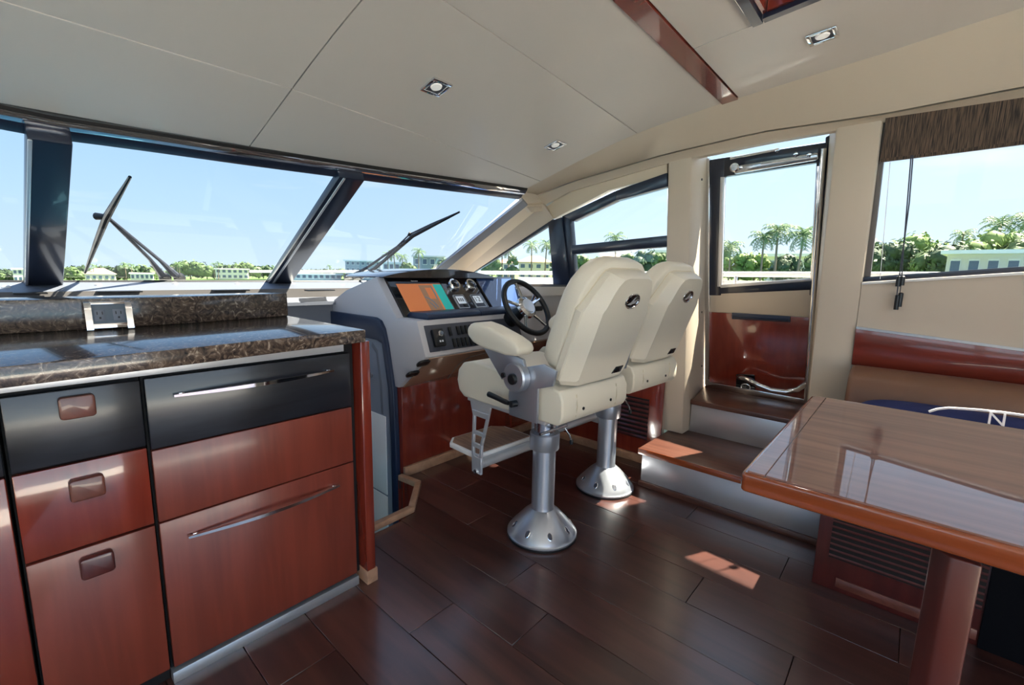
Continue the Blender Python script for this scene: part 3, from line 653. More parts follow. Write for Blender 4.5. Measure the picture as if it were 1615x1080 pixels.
hx = np.linspace(1.425, 2.33, 17)
prism('hood', [(x, 1.105) for x in hx[::-1]]+[(x, 1.112+.050*math.sin(math.pi*(i/16))**.8) for i, x in enumerate(hx)], 'y', 2.215, 2.62, 'panel_brown', hc, .006)
O1 = Vector((1.44, 2.064, .895)); t1 = Vector((0, .191, .217)).normalized(); n1 = Vector((0, -.217, .191)).normalized()
def ip(u, v): p = onp(u, v, O1, n1); return p.x, (p-O1).dot(t1)
def iq(x, t, h): return Vector((x, O1.y, O1.z))+t1*t+n1*h
def irect(px):
    q = [ip(*p) for p in px]; return (q[0][0]+q[3][0])/2, (q[1][0]+q[2][0])/2, (q[2][1]+q[3][1])/2, (q[0][1]+q[1][1])/2
def ibox(name, x0, x1, ta, tb, h0, h1, m, parent, bevel=.002, r=0):
    pts = rrect(x0, x1, ta, tb, r) if r else [(x0, ta), (x1, ta), (x1, tb), (x0, tb)]
    return slab(name, [iq(x, t, h0) for x, t in pts], n1*(h1-h0), m, parent, bevel)
ibox('instrument_panel', 1.452, 2.52, .004, .283, -.002, .004, 'panel_brown', hc)
a = irect([(604.5, 434.5), (694, 438), (714, 496), (636, 501)])
cd = ibox('chart_display', a[0], a[1], a[2], a[3], .004, .012, 'black_gloss', hc, .003)
s = irect([(625, 450), (695, 449), (712, 490), (643, 493)]); X0, X1, T0, T1 = s
ibox('screen', X0, X1, T0, T1, .012, .0128, 'chart_orange', cd, 0)
sx = lambda f: lerp(X0, X1, f); sy = lambda f: lerp(T0, T1, f)
ibox('chart_area', sx(.46), sx(.76), sy(.0), sy(.94), .0128, .0131, 'chart_brown', cd, 0)
ibox('chart_area', sx(.58), sx(.72), sy(.42), sy(.84), .0131, .0133, 'chart_orange', cd, 0)
slab('chart_area', [iq(sx(f), sy(g), .0131) for f, g in ((.80, 0), (1, 0), (1, .97), (.80, .97))], n1*.0003, 'chart_teal', cd)
for pts in ([(.48, .5), (.56, .42), (.62, .30), (.66, .1)], [(.52, .30), (.56, .2), (.6, .05)], [(.74, .9), (.75, .6), (.73, .4)]):
    tube('chart_river', [iq(sx(f), sy(g), .0134) for f, g in pts], .0022, 'chart_blue', cd, 5)
ibox('status_bar', sx(.0), sx(1), T1+.001, T1+.011, .012, .0126, 'console_dark', cd, 0)
text('display_lettering', 'Raymarine', .011, iq(sx(.43), T1+.021, .0122), (1, 0, 0), t1, 'white_ink', cd, .0003)
for u, v in ((714.5, 451), (740.5, 451)):
    x, t = ip(u, v); g = lathe('gauge', [(.045, 0), (.045, .014), (.039, .022), (.030, .023), (.028, .012), (0, .012)], iq(x, t, .004), 'chrome', hc, n1, 28)
    lathe('gauge_face', [(.028, .0125), (.028, .0135), (0, .0135)], iq(x, t, .004), 'black_gloss', g, n1, 24)
for u, v, s_ in ((726, 476.5, None), (752.5, 475.5, '12')):
    x, t = ip(u, v); g = ibox('instrument_display', x-.044, x+.044, t-.056, t+.050, .004, .014, 'silver_light', hc, .003, .006)
    ibox('bezel', x-.039, x+.039, t-.050, t+.045, .014, .0145, 'console_dark', g, 0)
    ibox('lcd', x-.032, x+.032, t-.022, t+.036, .0145, .015, 'lcd', g, 0)
    if s_: text('lcd_digits', s_, .052, iq(x-.004, t+.007, .0151), (1, 0, 0), t1, 'black', g, .0002)
    else:
        for k in range(3): ibox('lcd_mark', x-.022+k*.016, x-.011+k*.016, t-.004, t+.020, .015, .0152, 'grey_plastic', g, 0)
        ibox('knob_field', x-.004, x+.030, t-.046, t-.026, .0145, .018, 'black', g, .001)
a = irect([(752, 439.5), (808, 437), (826, 488), (770, 491)])
cd2 = ibox('dark_display', a[0], a[1]+.01, a[2], a[3], .004, .012, 'black_gloss', hc, .003)
ibox('screen', a[0]+.012, a[1]-.002, a[2]+.02, a[3]-.018, .012, .0126, 'screen_blue', cd2, 0)
O2 = Vector((1.46, 1.818, .715)); t2 = Vector((0, .069, .182)).normalized(); n2 = Vector((0, -.182, .069)).normalized()
def sp(u, v): p = onp(u, v, O2, n2); return p.x, (p-O2).dot(t2)
def sq(x, t, h): return Vector((x, O2.y, O2.z))+t2*t+n2*h
def sbox(name, x0, x1, ta, tb, h0, h1, m, parent, bevel=.002, r=0):
    pts = rrect(x0, x1, ta, tb, r) if r else [(x0, ta), (x1, ta), (x1, tb), (x0, tb)]
    return slab(name, [sq(x, t, h0) for x, t in pts], n2*(h1-h0), m, parent, bevel)
x0, tt = sp(667, 514); x0b, tb = sp(678.5, 556)
swp = sbox('switch_panel', (x0+x0b)/2, 2.17, tb, tt, 0, .006, 'console_dark', hc, .003)
def rocker(u, v):
    x, t = sp(u, v); sbox('rocker_switch', x-.009, x+.009, t-.026, t+.024, .006, .016, 'black', swp, .003)
for u in (708,): rocker(u, 523)
for k in range(6): rocker(720.5+6.6*k, 521.5-.8*k)
for k in range(6): rocker(714.5+6.7*k, 541-.8*k)
x, t = sp(688.5, 533); kb = sbox('ignition_box', x-.036, x+.036, t-.05, t+.045, .006, .026, 'black', swp, .005, .008)
lathe('key_ring', [(.016, 0), (.016, .008), (.010, .010), (.010, .018), (0, .018)], sq(x+.008, t+.016, .026), 'chrome', kb, n2, 20)
for k in range(2): sbox('marking', x-.006+k*.016, x+.004+k*.016, t-.028, t-.018, .026, .0264, 'white_ink', kb, 0)
# side base with air grille, baseboards
sb = thing('side_cabinet', 'glossy cherry side base with louvred air grille next to the steps', 'cabinet', (2.58, 1.5, 0))
box('panel', 2.556, 2.574, 1.047, 2.048, 0, .665, 'cherry_gloss', sb, .002)
q = [onx(u, v, 2.553) for u, v in ((978, 621), (1024, 631), (1022, 695), (974, 682))]
gy0, gy1, gz0, gz1 = q[1].y, q[0].y+.02, q[2].z, q[0].z
box('grille_recess', 2.552, 2.557, gy0, gy1, gz0, gz1, 'gap', sb, 0)
for k in range(9):
    z = lerp(gz0, gz1, (k+.5)/9); slab('louvre_slat', [(2.549, gy0, z-.010), (2.549, gy1, z-.010), (2.556, gy1, z+.003), (2.556, gy0, z+.003)], (-.002, 0, .006), 'dark_red_wood', sb, 0)
bb = box('baseboard_helm', 1.422, 2.556, 2.028, 2.05, 0, .055, 'oak_trim', None, .003); tag(bb, 'pale oak baseboard along the helm base', None, kind='structure')
bb = box('baseboard_starboard', 2.534, 2.556, 1.047, 2.027, 0, .05, 'oak_trim', None, .003); tag(bb, 'pale oak baseboard under the side air grille', None, kind='structure')
# steering wheel
sw = thing('steering_wheel', 'black leather steering wheel with chrome spokes on the helm console', 'steering wheel')
PW_ = ony(831, 484, 1.735); nw = Vector((.02, -.84, .56)).normalized(); ux = nw.cross(Vector((0, 0, 1))).normalized()*-1; uy = nw.cross(ux)
sw.location = PW_; W[sw] = PW_.copy()
rp_ = lambda a, r, h=0: PW_+(ux*math.cos(a)+uy*math.sin(a))*r+nw*h
tube('rim', [rp_(t, .178) for t in np.linspace(0, 2*math.pi, 41)[:-1]], .0165, 'black', sw, 14, True)
for k in range(5):
    a = R(90+72*k); tube('spoke', [rp_(a, .035, -.012), rp_(a, .10, -.004), rp_(a, .165, 0)], [.014, .010, .009], 'chrome', sw, 8)
hb = lathe('hub', [(.055, -.03), (.070, -.015), (.068, .004), (.050, .016)], PW_, 'chrome', sw, nw); lathe('hub_cap', [(.048, .014), (.044, .022), (0, .023)], PW_, 'silver_light', hb, nw)
tube('column', [PW_-nw*.02, PW_-nw*.09, PW_-nw*.16], [.03, .042, .05], 'black', sw, 16)
tc_ = thing('throttle_control', 'chrome twin-lever throttle control on the console beyond the wheel', 'throttle', (2.40, 1.93, .897))
box('base', 2.34, 2.46, 1.885, 1.99, .893, .93, 'black_gloss', tc_, .012, 3)
for dx in (2.385, 2.42): tube('lever', [(dx, 1.94, .93), (dx, 1.925, .97), (dx, 1.90, 1.01)], [.009, .007, .010], 'chrome', tc_, 10)
# ================================================================== HELM SEATS
def make_seat():
    s = thing('helm_chair', None, 'chair'); 
    pd = lathe('pedestal', [(.152, .0), (.155, .006), (.155, .016), (.150, .020), (.147, .026), (.135, .042), (.085, .098), (.062, .118), (.052, .125), (.050, .14), (.050, .40)], (0, 0, 0), 'silver_paint', s, seg=48)
    lathe('base_ring', [(.157, .001), (.157, .009), (.150, .010)], (0, 0, 0), 'black', pd, seg=48)
    for k in range(8):
        a = R(45*k+12); c = Vector((math.cos(a)*.122, math.sin(a)*.122, .052)); ax = Vector((math.cos(a)*.72, math.sin(a)*.72, .69))
        bm = bmesh.new(); addlathe(bm, [(.013, -.004), (.013, .003), (.010, .0045), (.008, .001), (0, .001)], (0, 0, 0), (0, 0, 1), 14)
        up_ = Vector((-math.cos(a)*.69, -math.sin(a)*.69, .72)); sd = ax.cross(up_); mt = Matrix.Identity(4)
        for i in range(3): mt[i][0] = sd[i]*.8; mt[i][1] = up_[i]*1.35; mt[i][2] = ax[i]; mt[i][3] = c[i]
        bm.transform(mt); finish('bolt_recess', bm, 'steel' , pd)
        bm = bmesh.new(); addlathe(bm, [(.0105, .0015), (.0105, .0035), (0, .0035)], (0, 0, 0), (0, 0, 1), 12); bm.transform(mt); finish('bolt_head', bm, 'console_dark', pd)
    lathe('collar', [(.063, .40), (.065, .404), (.065, .468), (.061, .473), (.052, .474)], (0, 0, 0), 'silver_paint', s, seg=40)
    lathe('shaft', [(.046, .46), (.046, .575)], (0, 0, 0), 'steel', s, seg=32)
    tube('clamp_rod', [(-.10, -.06, .50), (.06, -.07, .505)], .006, 'steel', s, 8)
    tube('height_lever', [(.06, -.06, .49), (.075, -.075, .46), (.085, -.08, .43)], .004, 'steel', s, 8)
    lathe('lever_tip', [(.008, -.01), (.009, 0), (.008, .01)], (.085, -.08, .427), 'black', s, seg=10)
    box('mount_block', -.08, .08, -.09, .10, .555, .588, 'silver_paint', s, .006)
    box('seat_plate', -.20, .20, -.17, .285, .588, .603, 'silver_light', s, .003)
    prof = [(-.235, .606), (.24, .604), (.295, .604), (.33, .628), (.345, .672), (.335, .722), (.30, .758), (.23, .772), (.08, .760), (-.20, .745), (-.245, .735), (-.262, .70), (-.262, .64), (-.25, .615)]
    cu = prism('seat_cushion', prof, 'x', -.213, .213, 'leather', s, .022, 4)
    for xx in (-.13, .13):
        tube('seam', [(xx, -.2585, .63), (xx, -.2645, .67), (xx, -.2585, .715)], .0016, 'thread', cu, 6)
    for xx in (-.09, .09): lathe('snap_button', [(.006, 0), (.006, .003), (0, .004)], (xx, -.262, .655), 'black', cu, (0, -1, 0), 10)
    # backrest: recline frame
    o = Vector((0, -.235, .752)); tt = Vector((0, -.150, .409)).normalized(); nn = Vector((0, .409, .150)).normalized()
    P = lambda x, t, n: Vector((x, o.y, o.z))+tt*t+nn*n
    def outline(hw, top, sh, thw, b=0., r=.03):
        h = [(hw-.02, b), (hw, b+.02), (hw, sh), (hw-.012, sh+.02), (lerp(hw, thw, .55), sh+(top-sh)*.42), (thw+.012, top-.055), (thw, top-.03), (thw-.02, top-.008), (thw-.05, top)]
        return h+[(-x, t) for x, t in h[::-1]]
    A = outline(.208, .432, .285, .138); Bk = outline(.152, .425, .295, .112, .006); 
    sh = loft('back_shell', [[P(x, t, .035) for x, t in A], [P(x, t, .012) for x, t in A], [P(x*.985, t, .006) for x, t in A], [P(x, t, -.028) for x, t in Bk], [P(x*.97, .012+t*.965, -.033) for x, t in Bk]], 'leather', s, 22)
    def pad(hw, top, b, n, sc_): 
        pts = []
        h = [(0, b), (hw*.6, b), (hw-.03, b+.005), (hw-.006, b+.03), (hw, b+.07), (hw, top*.62), (hw-.004, top*.72), (hw-.02, top*.83), (hw-.05, top*.92), (hw-.09, top*.975), (hw*.35, top), (0, top)]
        full = h+[(-x, t) for x, t in h[::-1][1:-1]]
        c = (top+b)/2
        return [P(x*sc_, c+(t-c)*sc_, n) for x, t in full]
    loft('back_pad', [pad(.206, .455, .03, .036, .985), pad(.210, .46, .03, .045, 1), pad(.210, .46, .03, .085, 1), pad(.210, .455, .03, .11, .965), pad(.210, .45, .03, .124, .90), pad(.210, .44, .03, .132, .78)], 'leather', s, 60)
    piping = [P(x*1.004, t, .036) for x, t in A[2:-2]]
    tube('piping', piping, .003, 'thread', sh, 6)
    # emblem on the rear of the shell
    E_ = lambda x, t, n: P(x, t, n)
    em = slab('emblem', [E_(.006+.041*math.cos(a), .338+.026*math.sin(a), -.0325) for a in np.linspace(0, 2*math.pi, 25)[:-1]], nn*-.004, 'black_gloss', s, .001)
    tube('emblem_ring', [E_(.006+.042*math.cos(a), .338+.027*math.sin(a), -.0355) for a in np.linspace(0, 2*math.pi, 33)[:-1]], .0032, 'chrome', em, 8, True)
    slab('emblem_swoosh', [E_(.006+a, .338+b, -.0366) for a, b in ((-.030, -.012), (-.010, -.004), (.004, .012), (.014, .016), (.006, .004), (.012, .000), (.030, .008), (.018, -.008), (.002, -.010), (-.008, -.014))], nn*-.001, 'silver_light', em)
    slab('maker_badge', [E_(a, b, -.0325) for a, b in ((.062, .030), (.125, .030), (.130, .058), (.078, .058))], nn*-.003, 'black_gloss', s, .001)
    # arms
    for sd in (-1, 1):
        xs = .246*sd; arm = [(-.115, .872), (-.10, .850), (-.04, .846), (.09, .858), (.145, .872), (.178, .897), (.181, .925), (.158, .948), (.12, .954), (.06, .945), (-.05, .915), (-.10, .895)]
        a_ = prism('armrest', arm, 'x', xs-.046, xs+.046, 'leather', s, .022, 4)
        prism('arm_bracket', [(-.02, .79), (.01, .74), (.13, .862), (.04, .862), (-.10, .835), (-.12, .78)][::1], 'x', xs-.006*sd, xs+.008*sd, 'silver_paint', s, .002)
        prism('side_plate', [(-.165, .603), (-.02, .603), (-.015, .68), (-.03, .79), (-.12, .81), (-.19, .83), (-.25, .815), (-.235, .758), (-.165, .735)], 'x', xs-.018*sd, xs-.006*sd, 'silver_paint', s, .002)
        dk = lathe('arm_hub', [(.056, 0), (.056, .030), (.051, .036), (0, .036)], (xs-.004*sd, -.075, .765), 'silver_paint', s, (sd, 0, 0), 36)
        lathe('hub_knob', [(.021, .034), (.021, .046), (.017, .049), (0, .049)], (xs-.004*sd, -.078, .762), 'black', dk, (sd, 0, 0), 20)
        lathe('hub_pin', [(.010, .034), (.010, .044), (0, .045)], (xs-.004*sd, -.028, .768), 'black', dk, (sd, 0, 0), 14)
        if sd < 0:
            lv = tube('recline_lever', [(xs-.02, .07, .672), (xs-.022, -.03, .662), (xs-.022, -.045, .660)], [.011, .010, .008], 'black', s, 12)
            tube('lever_joint', [(xs-.005, -.07, .662), (xs-.03, -.065, .662)], .013, 'black', lv, 12)
    # footrest
    tubey, tubez = .222, .305
    for sd in (-1, 1):
        xs = .195*sd; bm = bmesh.new()
        def bq(q): addslab(bm, [(xs-.006, y, z) for y, z in q], (.012, 0, 0))
        Lf = lambda z: interp(z, [.26, .40, .52, .60], [.255, .262, .235, .262]); 
        fr = lambda z: interp(z, [.25, .40, .52, .60], [.250, .255, .245, .268]); re = lambda z: interp(z, [.25, .40, .52, .60], [.190, .185, .150, .130])
        Z = [.268, .275, .345, .385, .405, .445, .462, .53, .555, .60]; holes = {2: 1, 4: 1, 6: 1}
        for i in range(len(Z)-1):
            a, b = Z[i], Z[i+1]
            if i in (2, 4, 6):
                bq([(fr(a), a), (fr(b), b), (fr(b)-.014, b), (fr(a)-.014, a)]); bq([(re(a)+.014, a), (re(b)+.014, b), (re(b), b), (re(a), a)])
            else: bq([(fr(a), a), (fr(b), b), (re(b), b), (re(a), a)])
        finish('footrest_bracket', bm, 'silver_light', s, .0015, 1)
        lathe('bracket_bolt', [(.011, 0), (.011, .006), (.006, .008), (0, .008)], (xs+.006*sd, .222, .275), 'steel', s, (sd, 0, 0), 14)
    tube('footrest_tube', [(-.192, tubey, tubez), (.192, tubey, tubez)], .0225, 'silver_light', s, 18)
    bm = bmesh.new(); addslab(bm, [(x, y, .318) for x, y in ((-.182, .235), (.182, .235), (.182, .44), (.13, .49), (-.13, .49), (-.182, .44))], (0, 0, .022)); fb = finish('footboard', bm, 'white_panel', s, .003)
    bm = bmesh.new(); addslab(bm, [(x, y, .340) for x, y in ((-.168, .245), (.168, .245), (.168, .435), (.124, .478), (-.124, .478), (-.168, .435))], (0, 0, .004)); finish('teak_mat', bm, 'teak', fb, .001)
    return s
s1 = make_seat(); s1.location = (1.515, 1.133, 0); s1.rotation_euler = (0, 0, R(-4))
s2 = copy_tree(s1); s2.location = (2.108, 1.158, 0); s2.rotation_euler = (0, 0, R(-4))
s1['label'] = 'cream leather helm chair on silver pedestal, the one nearer the galley'; s2['label'] = 'cream leather helm chair on silver pedestal, the one beside the steps'
s1['group'] = s2['group'] = 'helm chairs'
# ================================================================== DINETTE
tb = thing('dinette_table', 'high-gloss wooden dinette table with rounded edges in front of the settee', 'table', (1.36, -.4, 0))
TX0, TX1, TY0, TY1 = .950, 1.767, -1.3, .2206; TZ = .768
prism('edge_moulding', rrect(TX0, TX1, TY0, TY1, .012), 'z', .726, .765, 'table_edge', tb, .006, 3)
bw = TY1-onz(1301, 629, TZ).y
prism('end_board', [(TX0+.010, TY1-bw), (TX1-.010, TY1-bw), (TX1-.010, TY1-.010), (TX0+.010, TY1-.010)], 'z', .758, TZ, 'table_wood', tb, .0008, 1)
prism('main_panel', [(TX0+.010, TY0+.010), (TX1-.010, TY0+.010), (TX1-.010, TY1-bw-.0012), (TX0+.010, TY1-bw-.0012)], 'z', .758, TZ, 'table_wood', tb, .0008, 1)
LA, LB, LC = onz(1470, 849, .715), onz(1501.5, 869.6, .715), onz(1552, 886, .715)
lx0, lx1 = LB.x, LB.x+.16; ly1, ly0 = LB.y, LB.y-.13
box('under_frame', TX0+.05, TX1-.10, TY0+.1, TY1-.13, .705, .727, 'table_leg', tb, .004)
prism('leg', [(LB.x, LB.y), (LA.x, LA.y), (LA.x+.05, LA.y-.02), (LC.x+.06, LC.y), (LC.x, LC.y)], 'z', 0, .706, 'table_leg', tb, .004)
se = thing('settee', 'brown leather settee on a louvred dark wood base', 'sofa', (2.25, -.7, 0))
box('base', 1.962, 2.232, -1.74, .172, 0, .42, 'dark_red_wood', se, .003)
q = [onx(u, v, 1.958) for u, v in ((1315, 816), (1308, 878))]
ly, lz0, lz1 = q[0].y, q[1].z, q[0].z
box('grille_recess', 1.9595, 1.963, -.27, ly, lz0, lz1, 'gap', se, 0)
for k in range(7):
    z = lerp(lz0, lz1, (k+.5)/7); slab('louvre_slat', [(1.9575, -.27, z-.005), (1.9575, ly, z-.005), (1.961, ly, z+.001), (1.961, -.27, z+.001)], (-.001, 0, .003), 'dark_red_wood', se, 0)
box('toe_strip', 1.957, 1.963, -.27, .10, .02, .055, 'knob_wood', se, .001)
box('dark_base_panel', 1.954, 1.9615, -1.74, -.275, 0, .419, 'matte_black', se, .002)  # near-black matte cover over the after part of the base
prism('seat_cushion', [(1.95, .42), (2.36, .42), (2.36, .53), (1.98, .53), (1.95, .51)], 'y', -1.74, .165, 'brown_leather', se, .02, 3)
pb = [(2.34, .50), (2.535, .50), (2.542, .74), (2.535, .762), (2.50, .778), (2.42, .773), (2.37, .745), (2.345, .68)]
prism('back_cushion', pb, 'y', -1.74, .176, 'brown_leather', se, .02, 3)
# throw pillow
pw = thing('throw_pillow', 'navy blue pillow with white piping and a white letter N', 'pillow', (2.27, -.18, .53))
def pill(name, c, ax, ay, az, m, parent, n1_=.55, n2_=.8):
    bm = bmesh.new(); N, K = 36, 18; g = []
    sp_ = lambda v, e: math.copysign(abs(v)**e, v)
    for j in range(K+1):
        ph = -math.pi/2+math.pi*j/K; r = []
        for i in range(N):
            th = 2*math.pi*i/N
            r.append(bm.verts.new((c[0]+ax*math.sin(ph), c[1]+ay*sp_(math.cos(th), n1_)*abs(math.cos(ph))**n2_, c[2]+az*sp_(math.sin(th), n1_)*abs(math.cos(ph))**n2_)))
        g.append(r)
    for j in range(K):
        for i in range(N): bm.faces.new([g[j][i], g[j][(i+1) % N], g[j+1][(i+1) % N], g[j+1][i]])
    bmesh.ops.remove_doubles(bm, verts=bm.verts, dist=1e-5)
    bmesh.ops.rotate(bm, verts=bm.verts, cent=Vector(c), matrix=Matrix.Rotation(R(8), 3, 'Y'))
    return finish(name, bm, m, parent)
pc = (2.285, -.20, .610); pill('cover', pc, .06, .325, .080, 'navy_fabric', pw)
tube('piping', [onx(u, v, 2.226) for u, v in ((1465, 649), (1478, 645), (1496, 643), (1540, 646), (1580, 650), (1615, 655), (1660, 661))], .0045, 'white_fabric', pw, 8)
text('letter', 'N', .062, onx(1572, 662, 2.214), (0, -1, 0), (.14, 0, 1), 'white_fabric', pw, .003)
# roller shade with cords
rs = thing('roller_shade', 'brown woven shade half lowered over the window behind the settee', 'shade', (2.45, -.6, 1.6))
zl, zr = onw(1397, 250).z, onw(1615, 222).z
wpoly('shade_fabric', [(.172, 1.84), (-2.4, 1.84), (-2.4, zr), (-.22, zr), (-.05, lerp(zl, zr, .5)), (.172, zl)], 'shade_weave', rs, .012, -.004)
wpoly('hem_bar', [(.172, zl), (-.05, lerp(zl, zr, .5)), (-.22, zr), (-2.4, zr), (-2.4, zr-.012), (-.22, zr-.012), (-.05, lerp(zl, zr, .5)-.012), (.172, zl-.012)], 'shade_weave', rs, .016, -.006, .002)
tube('cord', [onw(1440, 245, -.02), onw(1434, 320, -.02), onw(1425, 390, -.025), onw(1422, 440, -.03)], .0022, 'cord', rs, 6)
tube('cord', [onw(1437, 245, -.022), onw(1426, 380, -.028), onw(1417, 445, -.035), onw(1414, 470, -.035)], .0022, 'cord', rs, 6)
tube('cord', [onw(1422, 440, -.03), onw(1419, 465, -.035)], .0016, 'cord', rs, 6)
tube('thin_cord', [onw(1404, 255, -.012), onw(1388, 440, -.012)], .0012, 'white_fabric', rs, 6)
for u, v, hh in ((1417, 444, .020), (1423, 443, .018), (1414.5, 477, .030), (1419.5, 473, .028)):
    lathe('tassel', [(.0085, -hh), (.0085, hh), (.004, hh+.003)], onw(u, v, -.033), 'black', rs, seg=12)
# ================================================================== WIPERS (outside the glass)
gT, gB = T(.6), B(.7); gn = (gB-gT).cross(Vector((1, 0, 0))).normalized()
if gn.z < 0: gn = -gn
def wg(u, v, off=.05): return onp(u, v, gT+gn*off, gn)
def wiper(label, pivot, tip, tail, feet, elb, knob):
    w_ = thing('windshield_wiper', label, 'wiper', wg(*feet[0], .03), group='windshield wipers')
    bl = tube('blade', [wg(*tip, .02), wg(*pivot, .035), wg(*tail, .02)], [.006, .013, .006], 'black', w_, 8)
    off = 5
    tube('blade_spine', [wg(*tip, .035), wg(lerp(tip[0], pivot[0], .55)-off*.7, lerp(tip[1], pivot[1], .55)-off*.4, .06), wg(pivot[0]-off, pivot[1]-off*.5, .07), wg(lerp(tail[0], pivot[0], .55)-off*.7, lerp(tail[1], pivot[1], .55)-off*.4, .06), wg(*tail, .035)], .005, 'console_dark', bl, 6)
    for t in (.3, .5, .7):
        for e in (tip, tail):
            p = (lerp(pivot[0], e[0], t), lerp(pivot[1], e[1], t)); tube('blade_rung', [wg(*p, .03), wg(p[0]-off*(1-t), p[1]-off*.5*(1-t), .065)], .003, 'black', bl, 6)
    for f, e in zip(feet, elb): 
        tube('arm', [wg(*pivot, .06), wg(*e, .06), wg(*f, .03)], [.007, .009, .022], 'console_dark', w_, 8)
        lathe('foot', [(.028, 0), (.03, .012), (.018, .035), (0, .038)], wg(*f, .015), 'black', w_, gn, 16)
    tube('pivot', [wg(knob[0], knob[1], .08), wg(*pivot, .06)], [.016, .011], 'black', w_, 10)
wiper('windshield wiper with twin arms standing upright ahead of the galley', (169, 342), (205, 279), (134, 430), ((261, 441), (284, 441)), ((236, 408), (253, 411)), (152, 341))
wiper('windshield wiper with twin arms lying aslant ahead of the helm console', (651, 372), (725, 334), (590, 426), ((549, 440), (563, 441)), ((580, 421), (590, 423)), (644, 368))
# ================================================================== CEILING LAMPS
def lamp(x, y, label, e=5.):
    l = thing('ceiling_downlight', label, 'ceiling light', (x, y, zc(y)-.004), group='recessed ceiling lights'); hw = .042
    sl_ = (zc(y+.05)-zc(y-.05))/.1; ey_ = Vector((0, 1, sl_)).normalized(); nz_ = Vector((0, sl_, -1)).normalized(); o_ = Vector((x, y, zc(y)))
    for a, b, c, d in ((-hw, hw, hw-.013, hw), (-hw, hw, -hw, -hw+.013), (-hw, -hw+.013, -hw+.013, hw-.013), (hw-.013, hw, -hw+.013, hw-.013)):
        slab('bezel', [o_+Vector((p, 0, 0))+ey_*q_ for p, q_ in ((a, c), (b, c), (b, d), (a, d))], nz_*.007, 'chrome', l, .002)
    slab('reflector', [o_+Vector((p, 0, 0))+ey_*q_ for p, q_ in ((-.029, -.029), (.029, -.029), (.029, .029), (-.029, .029))], nz_*.001, 'console_dark', l)
    lathe('lens', [(.021, 0), (.019, .004), (0, .005)], o_+nz_*.001, 'lens', l, nz_, 20)
    ld = bpy.data.lights.new('added_fill', 'SPOT'); ld.energy = e; ld.spot_size = R(140); ld.spot_blend = .8; ld.shadow_soft_size = .03; ld.color = (1, .93, .85)  # fill beam added to brighten the cabin; fixtures look switched off
    lo = bpy.data.objects.new('added_fill_beam', ld); COL.objects.link(lo); lo.location = o_+nz_*.02; lo.rotation_euler = (nz_).to_track_quat('-Z', 'Y').to_euler()
LAMP_W = 4.
lamp(1.105, 1.353, 'square chrome ceiling light over the gap between galley and helm', LAMP_W)
lamp(1.906, 1.418, 'square chrome ceiling light above the helm chairs', LAMP_W)
lamp(1.883, .327, 'square ceiling light beside the roof hatch', LAMP_W)
for x_, y_, l_ in ((-.35, 1.353, 'added unseen ceiling light over the galley counter'), (-.35, .327, 'added unseen ceiling light over the open floor behind the galley'), (1.883, -.75, 'added unseen ceiling light over the settee'), (-.35, -.75, 'added unseen ceiling light near the cockpit doorway')): lamp(x_, y_, l_, LAMP_W)  # four more fixtures, unseen, added to brighten the cabin
# ================================================================== OUTSIDE
# own decks
dk = thing('side_deck', 'white moulded side deck and foredeck of the boat with bulwark rail', None, (3.5, 0, -.2), kind='structure')
box('foredeck', -2.6, 2.9, 3.2, 9, .55, .62, 'deck_white', dk, .01)
box('cockpit_bounce_deck', -2.7, 3.2, -7, -2.72, -.06, 0, 'deck_white', dk, .01)  # unseen white deck added to bounce sunlight onto the ceiling
box('walkway', 3.25, 3.95, -3, 4.5, .1, .16, 'deck_white', dk, .01)
slab('bulwark', [(3.95, -3.2, .1), (3.95, 3.4, .1), (3.95, 3.4, 1.10), (3.95, -3.2, 1.16)], (.05, 0, 0), 'deck_white', dk)
tube('cap_rail', [(3.96, -3.2, 1.20), (3.96, 0, 1.185), (3.96, 2.0, 1.16), (3.9, 4.0, 1.14), (3.6, 6.0, 1.12), (2.9, 8.5, 1.08)], .022, 'deck_white', dk, 10)
for y, z in ((-2, 1.19), (-.5, 1.187), (1.1, 1.17), (2.6, 1.15)): tube('rail_post', [(3.96, y, 1.0), (3.96, y, z)], .014, 'steel', dk, 8)
# water
bm = bmesh.new()
vv = [bm.verts.new((x, y, gz(x, y))) for x, y in ((-900, -900), (1200, -900), (1200, 1400), (-900, 1400))]; bm.faces.new(vv)
wa = finish('water', bm, 'water'); tag(wa, 'calm blue-green bay water around the boat', None, kind='structure')
